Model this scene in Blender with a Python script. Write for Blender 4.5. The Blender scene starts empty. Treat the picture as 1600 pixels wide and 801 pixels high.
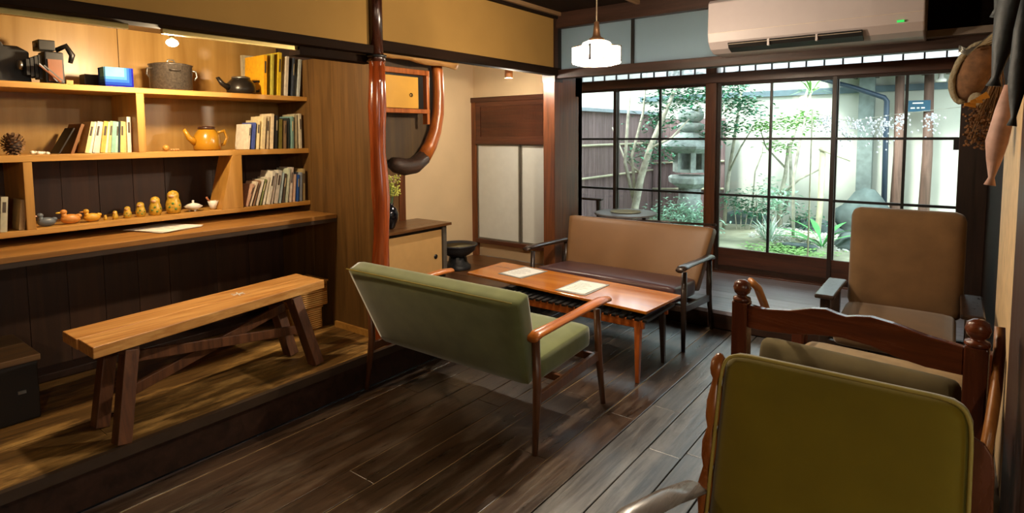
import bpy, math, random
from mathutils import Vector, Matrix
random.seed(7)
sc = bpy.context.scene
COL = sc.collection
# ------------------------------------------------------------------ camera
F_PX = 915.077
YAW, PITCH, ROLL = -0.648908, -0.0770903, -0.00681877
cy, sy, cp, sp, cr, sr = math.cos(YAW), math.sin(YAW), math.cos(PITCH), math.sin(PITCH), math.cos(ROLL), math.sin(ROLL)
fwd = Vector((sy*cp, cy*cp, sp)); rt = Vector((cy, -sy, 0)); up = rt.cross(fwd)
R = rt*cr + up*sr; U = -rt*sr + up*cr
cam = bpy.data.cameras.new('camera'); camo = bpy.data.objects.new('camera', cam); COL.objects.link(camo)
camo.matrix_world = Matrix(((R.x, U.x, -fwd.x, 0), (R.y, U.y, -fwd.y, 0), (R.z, U.z, -fwd.z, 1.5), (0, 0, 0, 1)))
cam.sensor_width = 36; cam.lens = F_PX*36/1600; cam.shift_x = 0; cam.shift_y = (281.62-400.5)/1600
cam.clip_start = 0.02; cam.clip_end = 200
sc.camera = camo
# ------------------------------------------------------------------ world, exposure
SKY = 5.0
w = bpy.data.worlds.new('sky'); sc.world = w; w.use_nodes = True
bg = w.node_tree.nodes['Background']; bg.inputs[0].default_value = (0.86, 0.95, 1.0, 1); bg.inputs[1].default_value = SKY
sun = bpy.data.lights.new('sun', 'SUN'); sun.energy = 7; sun.angle = math.radians(12); sun.color = (1, .97, .9)
suno = bpy.data.objects.new('sun', sun); COL.objects.link(suno); suno.rotation_euler = (math.radians(38), math.radians(-22), 0)
sc.view_settings.view_transform = 'Standard'; sc.view_settings.look = 'None'
sc.view_settings.exposure = 0.12; sc.view_settings.gamma = 1
sc.cycles.max_bounces = 8; sc.cycles.transparent_max_bounces = 16; sc.cycles.diffuse_bounces = 4
sc.cycles.sample_clamp_indirect = 4; sc.cycles.caustics_reflective = False; sc.cycles.caustics_refractive = False
sc.cycles.use_denoising = True

def point(name, loc, watts, color, r=.03):
    l = bpy.data.lights.new(name, 'POINT'); l.energy = watts; l.color = color; l.shadow_soft_size = r
    o = bpy.data.objects.new(name, l); COL.objects.link(o); o.location = loc
    return o
WARM = (1.0, .76, .46)
NICHE_W, PEND_W, REAR_W, ALCOVE_W = 48, 165, 185, 46

# ------------------------------------------------------------------ materials
def lin(c):
    if isinstance(c, str):
        c = [int(c[i:i+2], 16)/255 for i in (0, 2, 4)]
    return tuple((x/12.92 if x <= .04045 else ((x+.055)/1.055)**2.4) for x in c[:3]) + (1,)
MATS = {}
def newmat(name):
    m = bpy.data.materials.new(name); m.use_nodes = True
    nt = m.node_tree; return m, nt, nt.nodes, nt.links, nt.nodes['Principled BSDF']
def plain(name, c, rough=.6, metal=0, spec=.5, noise=.12, nscale=14, bump=0, emit=0, sheen=0):
    if name in MATS: return MATS[name]
    m, nt, N, L, b = newmat(name); c = lin(c)
    tc = N.new('ShaderNodeTexCoord'); oi = N.new('ShaderNodeObjectInfo')
    n = N.new('ShaderNodeTexNoise'); n.inputs['Scale'].default_value = nscale; n.inputs['Detail'].default_value = 4
    L.new(tc.outputs['Object'], n.inputs['Vector'])
    r = N.new('ShaderNodeValToRGB'); r.color_ramp.elements[0].position = .3; r.color_ramp.elements[1].position = .7
    r.color_ramp.elements[0].color = tuple(x*(1-noise) for x in c[:3])+(1,); r.color_ramp.elements[1].color = tuple(min(1, x*(1+noise)) for x in c[:3])+(1,)
    L.new(n.outputs['Fac'], r.inputs['Fac']); L.new(r.outputs['Color'], b.inputs['Base Color'])
    b.inputs['Roughness'].default_value = rough; b.inputs['Metallic'].default_value = metal
    b.inputs['Specular IOR Level'].default_value = spec
    if sheen: b.inputs['Sheen Weight'].default_value = sheen; b.inputs['Sheen Roughness'].default_value = .4
    if bump:
        bp = N.new('ShaderNodeBump'); bp.inputs['Strength'].default_value = bump; bp.inputs['Distance'].default_value = .01
        L.new(n.outputs['Fac'], bp.inputs['Height']); L.new(bp.outputs['Normal'], b.inputs['Normal'])
    if emit:
        b.inputs['Emission Color'].default_value = c; b.inputs['Emission Strength'].default_value = emit
    MATS[name] = m; return m
def wood(name, c1, c2, axis='X', rough=.45, scale=14, bump=.15, vary=.25, c3=None, spec=.5, wear=0):
    if name in MATS: return MATS[name]
    m, nt, N, L, b = newmat(name)
    tc = N.new('ShaderNodeTexCoord'); oi = N.new('ShaderNodeObjectInfo')
    add = N.new('ShaderNodeVectorMath'); add.operation = 'MULTIPLY_ADD'
    comb = N.new('ShaderNodeCombineXYZ')
    for i in range(3): L.new(oi.outputs['Random'], comb.inputs[i])
    add.inputs[1].default_value = (7, 9, 5)
    L.new(comb.outputs[0], add.inputs[0]); L.new(tc.outputs['Object'], add.inputs[2])
    mp = N.new('ShaderNodeMapping'); s = [scale]*3; s['XYZ'.index(axis)] = scale*.07; mp.inputs['Scale'].default_value = s
    L.new(add.outputs[0], mp.inputs['Vector'])
    n = N.new('ShaderNodeTexNoise'); n.inputs['Scale'].default_value = 1.6; n.inputs['Detail'].default_value = 7; n.inputs['Roughness'].default_value = .62; n.inputs['Distortion'].default_value = .6
    L.new(mp.outputs[0], n.inputs['Vector'])
    r = N.new('ShaderNodeValToRGB'); e = r.color_ramp.elements
    e[0].position = .3; e[0].color = lin(c1); e[1].position = .68; e[1].color = lin(c2)
    if c3: x = e.new(.85); x.color = lin(c3)
    L.new(n.outputs['Fac'], r.inputs['Fac'])
    hv = N.new('ShaderNodeHueSaturation'); mr = N.new('ShaderNodeMapRange')
    mr.inputs['To Min'].default_value = 1-vary; mr.inputs['To Max'].default_value = 1+vary
    L.new(oi.outputs['Random'], mr.inputs['Value']); L.new(mr.outputs[0], hv.inputs['Value']); L.new(r.outputs['Color'], hv.inputs['Color'])
    out = hv.outputs['Color']
    if wear:   # scuffed, greyed patches where feet pass
        n2 = N.new('ShaderNodeTexNoise'); n2.inputs['Scale'].default_value = 2.2; n2.inputs['Detail'].default_value = 8; n2.inputs['Roughness'].default_value = .7
        mp2 = N.new('ShaderNodeMapping'); s2 = [3.5]*3; s2['XYZ'.index(axis)] = .8; mp2.inputs['Scale'].default_value = s2
        L.new(tc.outputs['Object'], mp2.inputs['Vector']); L.new(mp2.outputs[0], n2.inputs['Vector'])
        r2 = N.new('ShaderNodeValToRGB'); r2.color_ramp.elements[0].position = .5; r2.color_ramp.elements[1].position = .68
        L.new(n2.outputs['Fac'], r2.inputs['Fac'])
        mu = N.new('ShaderNodeMath'); mu.operation = 'MULTIPLY'; mu.inputs[1].default_value = wear; L.new(r2.outputs['Color'], mu.inputs[0])
        mx = N.new('ShaderNodeMix'); mx.data_type = 'RGBA'; L.new(mu.outputs[0], mx.inputs['Factor']); L.new(out, mx.inputs['A']); mx.inputs['B'].default_value = lin(c3 or 'a89a86')
        out = mx.outputs['Result']
    L.new(out, b.inputs['Base Color'])
    rr = N.new('ShaderNodeMapRange'); rr.inputs['To Min'].default_value = max(.05, rough-.12); rr.inputs['To Max'].default_value = rough+.14
    L.new(n.outputs['Fac'], rr.inputs['Value']); L.new(rr.outputs[0], b.inputs['Roughness'])
    b.inputs['Specular IOR Level'].default_value = spec
    bp = N.new('ShaderNodeBump'); bp.inputs['Strength'].default_value = bump; bp.inputs['Distance'].default_value = .004
    L.new(n.outputs['Fac'], bp.inputs['Height']); L.new(bp.outputs['Normal'], b.inputs['Normal'])
    MATS[name] = m; return m
def plaster(name, c, noise=.06):
    return plain(name, c, rough=.92, spec=.15, noise=noise, nscale=3.2, bump=.08)
def glassmat(name, fac=.07, tint=(.93, .98, .97)):
    if name in MATS: return MATS[name]
    m, nt, N, L, b = newmat(name); N.remove(b)
    t = N.new('ShaderNodeBsdfTransparent'); t.inputs[0].default_value = tint+(1,)
    g = N.new('ShaderNodeBsdfGlossy'); g.inputs['Roughness'].default_value = .02
    mx = N.new('ShaderNodeMixShader'); fr = N.new('ShaderNodeFresnel'); fr.inputs['IOR'].default_value = 1.5
    L.new(fr.outputs[0], mx.inputs[0]); L.new(t.outputs[0], mx.inputs[1]); L.new(g.outputs[0], mx.inputs[2])
    L.new(mx.outputs[0], N['Material Output'].inputs[0]); MATS[name] = m; return m
def milky(name, c, transp=.3, emit=0, diff=.35):
    if name in MATS: return MATS[name]
    m, nt, N, L, b = newmat(name); N.remove(b); c = lin(c)
    t = N.new('ShaderNodeBsdfTransparent'); tr = N.new('ShaderNodeBsdfTranslucent'); tr.inputs[0].default_value = c
    d = N.new('ShaderNodeBsdfDiffuse'); d.inputs[0].default_value = c
    a = N.new('ShaderNodeMixShader'); a.inputs[0].default_value = diff; L.new(tr.outputs[0], a.inputs[1]); L.new(d.outputs[0], a.inputs[2])
    q = N.new('ShaderNodeMixShader'); q.inputs[0].default_value = transp; L.new(a.outputs[0], q.inputs[1]); L.new(t.outputs[0], q.inputs[2])
    out = q
    if emit:
        e = N.new('ShaderNodeEmission'); e.inputs[0].default_value = c; e.inputs[1].default_value = emit
        s = N.new('ShaderNodeAddShader'); L.new(q.outputs[0], s.inputs[0]); L.new(e.outputs[0], s.inputs[1]); out = s
    L.new(out.outputs[0], N['Material Output'].inputs[0]); MATS[name] = m; return m
def glow(name, c, s):
    if name in MATS: return MATS[name]
    m, nt, N, L, b = newmat(name); N.remove(b); e = N.new('ShaderNodeEmission'); e.inputs[0].default_value = lin(c); e.inputs[1].default_value = s
    L.new(e.outputs[0], N['Material Output'].inputs[0]); MATS[name] = m; return m
def weave(name, c1, c2):
    m, nt, N, L, b = newmat(name)
    tc = N.new('ShaderNodeTexCoord'); mp = N.new('ShaderNodeMapping'); mp.inputs['Rotation'].default_value = (0.78, .78, .6); L.new(tc.outputs['Object'], mp.inputs[0])
    ck = N.new('ShaderNodeTexWave'); ck.inputs['Scale'].default_value = 28; ck.inputs['Distortion'].default_value = .4; L.new(mp.outputs[0], ck.inputs['Vector'])
    r = N.new('ShaderNodeValToRGB'); r.color_ramp.elements[0].color = lin(c1); r.color_ramp.elements[1].color = lin(c2); L.new(ck.outputs['Fac'], r.inputs[0])
    L.new(r.outputs[0], b.inputs['Base Color']); b.inputs['Roughness'].default_value = .6
    bp = N.new('ShaderNodeBump'); bp.inputs['Strength'].default_value = .6; bp.inputs['Distance'].default_value = .01; L.new(ck.outputs['Fac'], bp.inputs['Height']); L.new(bp.outputs[0], b.inputs['Normal'])
    MATS[name] = m; return m

M_glass = glassmat('window_glass')
# ------------------------------------------------------------------ geometry helper
class G:
    def __init__(s): s.v = []; s.f = []
    def add(s, vs, fs):
        o = len(s.v); s.v += [tuple(p) for p in vs]; s.f += [tuple(i+o for i in f) for f in fs]; return s
    def box(s, x0, y0, z0, x1, y1, z1):
        return s.hexa([(x0,y0,z0),(x1,y0,z0),(x1,y1,z0),(x0,y1,z0),(x0,y0,z1),(x1,y0,z1),(x1,y1,z1),(x0,y1,z1)])
    def hexa(s, p):
        return s.add(p, [(0,3,2,1),(4,5,6,7),(0,1,5,4),(1,2,6,5),(2,3,7,6),(3,0,4,7)])
    def bar(s, p, q, w, h, up=(0,0,1), w2=None, h2=None):
        p, q = Vector(p), Vector(q); d = (q-p).normalized(); u = Vector(up)
        if abs(d.dot(u)) > .98: u = Vector((0,1,0))
        x = d.cross(u).normalized(); u = x.cross(d).normalized(); w2 = w2 or w; h2 = h2 or h
        P = []
        for c, a, b in ((p, w/2, h/2), (q, w2/2, h2/2)):
            P += [c-x*a-u*b, c+x*a-u*b, c+x*a+u*b, c-x*a+u*b]
        return s.add(P, [(0,1,2,3),(7,6,5,4),(0,4,5,1),(1,5,6,2),(2,6,7,3),(3,7,4,0)])
    def tube(s, pts, rad, n=10, sx=1, cap=True):
        pts = [Vector(p) for p in pts]
        if not hasattr(rad, '__len__'): rad = [rad]*len(pts)
        u = None; rings = []
        for i, p in enumerate(pts):
            d = (pts[min(i+1, len(pts)-1)]-pts[max(i-1, 0)]).normalized()
            if u is None: u = d.orthogonal().normalized() if abs(d.z) < .9 else (Vector((1,0,0))-d*d.x).normalized()
            else: u = (u-d*u.dot(d)).normalized()
            x = d.cross(u)
            rings.append([p+(u*math.cos(2*math.pi*k/n)*sx+x*math.sin(2*math.pi*k/n))*rad[i] for k in range(n)])
        V = [p for r in rings for p in r]; Fc = []
        for i in range(len(pts)-1):
            for k in range(n):
                a = i*n+k; b = i*n+(k+1) % n; Fc.append((a, b, b+n, a+n))
        if cap: Fc.append(tuple(range(n-1, -1, -1))); Fc.append(tuple((len(pts)-1)*n+k for k in range(n)))
        return s.add(V, Fc)
    def lathe(s, prof, c=(0,0,0), n=24, cap=True):
        V = []; Fc = []
        for r, z in prof: V += [(c[0]+r*math.cos(2*math.pi*k/n), c[1]+r*math.sin(2*math.pi*k/n), c[2]+z) for k in range(n)]
        for i in range(len(prof)-1):
            for k in range(n):
                a = i*n+k; b = i*n+(k+1) % n; Fc.append((a, b, b+n, a+n))
        if cap: Fc.append(tuple(range(n-1, -1, -1))); Fc.append(tuple((len(prof)-1)*n+k for k in range(n)))
        return s.add(V, Fc)
    def prism(s, poly, axis, a, b):
        def P(t, u, v): return {'X': (t,u,v), 'Y': (u,t,v), 'Z': (u,v,t)}[axis]
        n = len(poly); V = [P(a,u,v) for u,v in poly]+[P(b,u,v) for u,v in poly]
        return s.add(V, [tuple(range(n-1,-1,-1)), tuple(range(n, 2*n))]+[(i,(i+1)%n,(i+1)%n+n,i+n) for i in range(n)])
    def ell(s, c, r, nu=14, nv=9):
        pr = [(max(1e-4, math.sin(math.pi*i/nv)), -math.cos(math.pi*i/nv)) for i in range(nv+1)]
        V = []; Fc = []
        for a, z in pr: V += [(c[0]+r[0]*a*math.cos(2*math.pi*k/nu), c[1]+r[1]*a*math.sin(2*math.pi*k/nu), c[2]+r[2]*z) for k in range(nu)]
        for i in range(nv):
            for k in range(nu):
                p = i*nu+k; q = i*nu+(k+1) % nu; Fc.append((p, q, q+nu, p+nu))
        return s.add(V, Fc)
    def rbox(s, c, h, r, n=9, puff=(0,0,0)):
        """rounded cushion box: centre c, half sizes h, edge radius r, puff = extra crown per axis"""
        V = {}; vs = []; Fc = []
        def key(p): return tuple(round(x, 5) for x in p)
        def vert(q):
            k = key(q)
            if k in V: return V[k]
            p = [q[i]*h[i] for i in range(3)]
            inner = [max(-h[i]+r, min(h[i]-r, p[i])) for i in range(3)]
            d = Vector([p[i]-inner[i] for i in range(3)])
            # snap to rounded surface
            if d.length > 1e-7: d = d.normalized()*r
            o = [inner[i]+d[i] for i in range(3)]
            for i in range(3):
                if puff[i]:
                    j, l = (i+1) % 3, (i+2) % 3
                    o[i] += puff[i]*(o[i]/h[i])*(1-(o[j]/h[j])**2)*(1-(o[l]/h[l])**2)
            V[k] = len(vs); vs.append(tuple(c[i]+o[i] for i in range(3))); return V[k]
        def par(i, ax):   # denser near the edges
            t = i/n*2-1; fr = min(.45, r/h[ax]*1.0)
            return math.copysign(1-(1-abs(t))**1.6, t) if n > 3 else t
        for ax in range(3):
            for sg in (-1, 1):
                j, l = (ax+1) % 3, (ax+2) % 3
                for a in range(n):
                    for b in range(n):
                        q = []
                        for aa, bb in ((a,b),(a+1,b),(a+1,b+1),(a,b+1)):
                            p = [0,0,0]; p[ax] = sg; p[j] = par(aa, j); p[l] = par(bb, l); q.append(vert(p))
                        Fc.append(tuple(q) if sg > 0 else tuple(reversed(q)))
        return s.add(vs, Fc)
    def xf(s, M): s.v = [tuple(M @ Vector(p)) for p in s.v]; return s
    def rot(s, axis, ang, c=(0,0,0)):
        c = Vector(c); return s.xf(Matrix.Translation(c) @ Matrix.Rotation(ang, 4, axis) @ Matrix.Translation(-c))
    def mv(s, d): return s.xf(Matrix.Translation(Vector(d)))
    def build(s, name, mat, parent=None, smooth=False, bevel=0, sub=0, label=None, kind=None):
        me = bpy.data.meshes.new(name); me.from_pydata(s.v, [], s.f)
        me.materials.append(mat)
        if parent is not None:
            off = Vector(wloc(parent)); me.transform(Matrix.Translation(-off))
        me.update(); me.validate()
        o = bpy.data.objects.new(name, me); COL.objects.link(o)
        if smooth:
            me.polygons.foreach_set('use_smooth', [True]*len(me.polygons))
            md = None
        if bevel:
            md = o.modifiers.new('bevel', 'BEVEL'); md.width = bevel; md.segments = 2; md.limit_method = 'ANGLE'; md.angle_limit = .7
        if sub:
            md = o.modifiers.new('sub', 'SUBSURF'); md.levels = sub; md.render_levels = sub
        if parent is not None: o.parent = parent
        if label: o['label'] = label
        if kind: o['kind'] = kind
        return o
def wloc(o):
    p = Vector((0,0,0))
    while o is not None: p += o.location; o = o.parent
    return p
def thing(name, label, cat, loc=(0,0,0), group=None):
    o = bpy.data.objects.new(name, None); COL.objects.link(o); o.location = loc; o.empty_display_size = .1
    o['label'] = label; o['category'] = cat
    if group: o['group'] = group
    return o
def tag(o, label, cat, group=None, kind=None):
    o['label'] = label; o['category'] = cat
    if group: o['group'] = group
    if kind: o['kind'] = kind
    return o
def struct(g, name, mat, label, parent=None, **k):
    o = g.build(name, mat, parent, **k)
    if parent is None: o['kind'] = 'structure'
    if label: o['label'] = label
    return o

# palette -----------------------------------------------------------
M_board = wood('floor_boards', '20150d', '493423', 'Y', rough=.3, scale=22, bump=.5, vary=.2, c3='7e7060', wear=.5, spec=.9)
M_board_sheen = wood('worn_sheen_boards', '363434', '726f6c', 'Y', rough=.36, scale=22, bump=.5, vary=.14, c3='989490', wear=.5, spec=.9)  # scuffed boards; greyer, lighter tone paints in the daylight sheen at right
M_plat = wood('platform_boards', '3c2810', '86622f', 'Y', rough=.5, scale=20, bump=.5, vary=.1, c3='dcae64', wear=.85)
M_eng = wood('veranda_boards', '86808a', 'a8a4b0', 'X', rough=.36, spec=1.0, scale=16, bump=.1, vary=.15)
M_dark = wood('dark_beam', '100a06', '20140c', 'Y', rough=.85, spec=.06, scale=12, bump=.2, vary=.1)
M_darkx = wood('dark_beam_across', '1c110b', '3a241a', 'X', rough=.5, spec=.3, scale=12, bump=.2, vary=.1)
M_darkz = wood('dark_upright', '1a100a', '382116', 'Z', rough=.4, scale=12, bump=.2, vary=.12)
M_brown = wood('brown_upright', '4a2814', '7a4522', 'Z', rough=.35, scale=16, bump=.1, vary=.1)
M_brownx = wood('brown_rail', '3a2015', '5e3420', 'X', rough=.35, scale=16, bump=.1, vary=.1)
M_shelf = wood('golden_shelf_wood', 'a0702e', 'c8964a', 'Y', rough=.5, scale=14, bump=.08, vary=.06)
M_shelfz = wood('golden_upright_wood', '9a6c2c', 'bd8c42', 'Z', rough=.5, scale=14, bump=.08, vary=.06)
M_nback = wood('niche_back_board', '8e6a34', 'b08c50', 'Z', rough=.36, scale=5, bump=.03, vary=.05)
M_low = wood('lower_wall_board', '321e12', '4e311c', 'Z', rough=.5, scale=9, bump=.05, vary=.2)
M_panel = wood('side_panel_board', '4c3417', '74542a', 'Z', rough=.5, scale=11, bump=.08, vary=.12)
M_desk = wood('counter_wood', '7e5526', 'b07c3c', 'Y', rough=.42, scale=14, bump=.12, vary=.08)
M_deskedge = plain('counter_edge', '3a2c20', .5)
M_bench = wood('bench_wood', 'b0702e', 'e6b068', 'Y', rough=.45, scale=20, bump=.35, vary=.05, c3='e8c080')
M_bleg = wood('bench_leg_wood', '3c2214', '6e4426', 'Z', rough=.5, scale=20, bump=.4, vary=.15)
M_gold = plaster('ochre_plaster', '8c6b38', .05)
M_cream = plaster('cream_plaster', 'd8bd96', .04)
M_creamr = plain('cream_panel', 'd8b88a', .6)
M_log = wood('polished_log', '5a240e', '96441a', 'Z', rough=.16, scale=18, bump=.15, vary=.0, spec=.8)
M_bark = wood('rough_log', '7c5026', 'b98a4a', 'Y', rough=.6, scale=24, bump=.9, vary=0, c3='e0c080')
M_curve = wood('curved_log_wood', '7a3c16', 'c06c2c', 'Z', rough=.3, scale=12, bump=.3, vary=0)
M_burnt = wood('charred_log_end', '1c120c', '3c2414', 'Y', rough=.55, scale=30, bump=1.0, vary=0)
M_sofaw = wood('teak', '8e4a16', 'c8742a', 'Y', rough=.3, scale=20, bump=.08, vary=.06)
M_sofaw_d = wood('dark_teak', '1e1612', '3a2a22', 'Z', rough=.3, scale=20, bump=.08, vary=.06)
M_leg = wood('walnut_leg', '4a2c18', '6a4024', 'Z', rough=.35, scale=20, bump=.08, vary=.1)
M_green = plain('green_velvet', '6c7248', .85, spec=.2, noise=.14, nscale=9, bump=.08, sheen=.6)
M_green2 = plain('olive_velvet', '6a5c10', .85, spec=.2, noise=.1, nscale=7, bump=.06, sheen=.5)
M_pipe_g = plain('gold_piping', '94843a', .7)
M_tan = plain('tan_vinyl', '765432', .5, noise=.06, nscale=5, bump=.04)
M_maroon = plain('maroon_seat', '4a3030', .35, noise=.05)
M_grey = plain('brown_grey_velvet', '6c5236', .85, spec=.2, noise=.15, nscale=8, bump=.05, sheen=.5)
M_table = wood('orange_tabletop', 'a45814', 'c87c28', 'X', rough=.17, scale=8, bump=.01, vary=0, spec=1.0)
M_black = plain('black_paint', '121212', .4)
M_blk_ir = plain('black_iron', '24262a', .45, bump=.3, nscale=60)
M_white = plain('white_ceramic', 'e8e4da', .3, noise=.04)
M_paper = plain('paper', 'e9e6dd', .8, noise=.04, nscale=30)
M_ink = plain('ink', '8a8680', .8)
M_brass = plain('brass', 'a08450', .35, metal=.9)
M_chrome = plain('steel', 'a8a8a4', .3, metal=.9)
M_frost = milky('frosted_glass', 'f8fcfe', transp=.14, diff=.04)
M_doorpaper = plain('white_door_paper', 'd2d4cc', .7, noise=.03)
M_ac = plain('air_conditioner_plastic', 'a69a98', .45, noise=.02)
M_leafd = plain('leaf_dark', '3a7a58', .5, noise=.4, nscale=5)
M_leafl = plain('leaf_light', '86b866', .5, noise=.3, nscale=5)
M_leafp = plain('leaf_pale', 'a8d0b8', .5, noise=.3, nscale=5)
M_stone = plain('lantern_stone', '98a29e', .9, noise=.3, nscale=12, bump=.5)
M_rock = plain('rock', '566462', .9, noise=.35, nscale=6, bump=.6)
M_trunk = plain('tree_bark', 'b4b0a0', .85, noise=.35, nscale=12, bump=.5)
M_moss = plain('mossy_ground', '9a9c84', .95, noise=.4, nscale=2.5, bump=.6)
M_gravel = plain('gravel_white', 'c8c8c0', .9, noise=.3, nscale=30, bump=.5)
M_bamboo = plain('bamboo', 'c0bca0', .5, noise=.15)
M_fence = wood('fence_bark', '5c4848', '8a7474', 'Z', rough=.8, scale=20, bump=.8, vary=.15)

# =================================================================== SETTING
FL = -2.75; PZ = .195; EY = 4.494; EZ = .14; WY = 5.80; YP = 2.42; BX = -3.99; CZ = 2.56
# floor planks (main room)
fl = struct(G().box(-2.75, -2.6, -.08, 2.2, EY, -.03), 'floor', M_dark, 'dark worn wooden plank floor')
x = -2.784+.166; edges = [-2.75]
while x < .2: edges.append(x); x += .166
while x < 2.2: edges.append(x); x += .166
for i in range(len(edges)-1):
    a, b = edges[i], edges[i+1]
    cuts = [-2.6, random.uniform(.2, 1.6), random.uniform(2.4, 3.6), EY-.02]
    if b < -.3 and i % 2: cuts = [-2.6, random.uniform(1.4, 3.2), EY-.02]
    for c, d in zip(cuts, cuts[1:]):
        dz = random.uniform(-.0015, .0015)
        G().box(a+.0025, c+.001, -.03, b-.0025, d-.001, dz).build('plank', M_board_sheen if a > -1.32 else M_board, fl, bevel=.003)
G().box(-2.748, -2.6, -.03, -1.45, EY-.02, -.004).build('lit_seam_strip', plain('lit_seam_paint', 'a08860', .8), fl)  # pale strip paints the lit plank edges into the left-hand seams
# platform under the counter and alcove
pf = struct(G().box(-4.6, -2.6, 0, -2.79, 4.83, .16), 'floor_platform', M_dark, 'raised wooden platform along the shelf wall')
px = [-2.75, -2.93, -3.14, -3.36, -3.6, -3.85]
for a, b in zip(px[1:], px):
    for c, d in ((-2.0, .9), (.9, 2.42)) if b == -2.93 else ((-2.0, 2.42),):
        G().box(a+.002, c+.001, .16, b-.002, d-.001, PZ+random.uniform(-.001, .001)).build('plank', M_plat, pf)
G().box(-2.778, -2.0, .0, -2.76, EY, .155).build('riser_board', M_darkx, pf)
G().box(-2.775, -2.0, .155, -2.745, EY-.01, PZ+.004).build('edge_strip', M_deskedge, pf)
for k in range(6):
    y0 = 2.42+k*.4; y1 = min(4.83, y0+.4)
    G().box(-4.3, y0+.001, .16, -2.78 if y1 < 4.45 else -2.85, y1-.001, PZ).build('plank', wood('alcove_floor_wood', '3a2414', '6a4628', 'X', rough=.3, scale=14), pf)
# veranda floor
vf = struct(G().box(-4.3, EY+.03, .0, .9, 6.05, .11), 'floor_veranda', M_dark, 'raised veranda floor under the windows')
for k in range(8):
    y0 = EY+k*.19; y1 = min(y0+.19, 6.0)
    G().box(-4.3, y0+.001, .11, .2, y1-.0015, EZ+random.uniform(-.0006, .0006)).build('plank', M_eng, vf)
G().box(-2.85, EY-.005, 0, .2, EY+.02, .112).build('riser_board', M_darkx, vf)
struct(G().box(-7, -3, -.4, 3, 6.1, -.2), 'ground_under', M_dark, 'earth under the raised floor')
struct(G().box(-4.7, 5.95, -.2, 3, 6.1, .115), 'wall_foundation', M_stone if 'M_stone' in globals() else M_dark, 'stone footing under the windows')
# ceiling
ce = struct(G().box(-4.6, -2.6, CZ+.02, 2.3, 6.1, CZ+.1), 'ceiling', M_dark, 'dark boarded ceiling with thin battens')
for k in range(19):
    G().box(-4.6+k*.37+.002, -2.6, CZ, -4.6+(k+1)*.37-.002, 4.4, CZ+.02).build('ceiling_board', M_dark, ce)
for k in range(9):
    G().box(-4.3+k*.74, -2.6, CZ-.03, -4.27+k*.74, 4.4, CZ).build('batten', wood('batten_wood', '5e4630', '8c6c4a', 'Y', rough=.4), ce)
struct(G().box(-4.6, 4.52, 2.58, 2.3, 6.2, 2.62), 'ceiling_veranda', plaster('veranda_ceiling', 'e8e6dc'), 'pale ceiling over the veranda')
# roof / outer shell closing the room
struct(G().box(-4.8, -2.8, 2.68, 2.5, 6.3, 2.75), 'roof', M_black, 'roof over the room')
struct(G().box(-4.8, -2.8, -.1, 2.5, -2.6, 2.7), 'wall_rear', M_gold, 'ochre wall behind the viewer')
for i, (a, b, c, d) in enumerate(((-2.6, .7, -.1, 2.7), (1.7, 2.2, -.1, 2.7), (.7, 1.7, -.1, 1.1), (.7, 1.7, 1.8, 2.7))):
    struct(G().box(2.2, a, c, 2.4, b, d), 'wall_side', M_gold, 'ochre wall at the viewer side')
w8 = struct(G().box(2.26, .7, 1.1, 2.34, 1.7, 1.14), 'window_8', M_darkx, 'side window added behind the viewer for cool fill light')  # unseen opening, added to let cool sky fill into the foreground
for y_ in (.7, 1.18, 1.66): G().box(2.28, y_, 1.14, 2.32, y_+.04, 1.8).build('stile', M_darkz, w8)
G().box(2.297, .74, 1.14, 2.303, 1.66, 1.8).build('pane', M_glass, w8)
struct(G().box(.26, 2.2, -.1, 2.4, 2.4, 2.7), 'wall_return', M_gold, 'ochre return wall beside the chairs')
# left wall: ochre plaster above the beam
struct(G().box(-2.92, -2.6, 2.03, -2.855, 4.42, CZ+.02), 'wall_left', M_gold, 'ochre plaster wall above the long dark beam')
struct(G().box(-2.9, -2.6, 1.995, -2.82, 2.36, 2.045), 'trim_1', M_dark, 'long dark beam above the shelf niche', bevel=.004)
struct(G().box(-2.9, 2.36, 2.02, -2.82, 4.44, 2.085), 'trim_2', M_dark, 'dark beam above the alcove', bevel=.004)
struct(G().box(-2.87, -2.6, CZ-.05, -2.82, 4.42, CZ+.01), 'trim_3', M_dark, 'dark ceiling rail along the plaster wall', bevel=.003)
# niche top and back
struct(G().box(-4.05, -2.6, 2.145, -2.86, YP+.02, 2.18), 'ceiling_niche', wood('niche_top', '6a4c2c', '8c6a42', 'Y', rough=.5), 'wooden top of the shelf niche')
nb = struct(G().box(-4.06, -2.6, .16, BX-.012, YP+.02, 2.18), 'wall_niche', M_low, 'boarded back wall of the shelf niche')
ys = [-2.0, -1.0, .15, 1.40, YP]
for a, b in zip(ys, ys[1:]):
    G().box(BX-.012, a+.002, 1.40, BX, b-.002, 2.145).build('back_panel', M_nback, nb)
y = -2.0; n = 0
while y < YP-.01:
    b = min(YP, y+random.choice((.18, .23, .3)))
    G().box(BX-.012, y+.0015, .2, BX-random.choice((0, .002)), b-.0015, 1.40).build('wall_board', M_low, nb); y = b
struct(G().box(BX, -2.0, .195, -3.85, YP, .235), 'baseboard_niche', M_darkx, 'dark sill board at the foot of the niche wall', bevel=.003)
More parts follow.
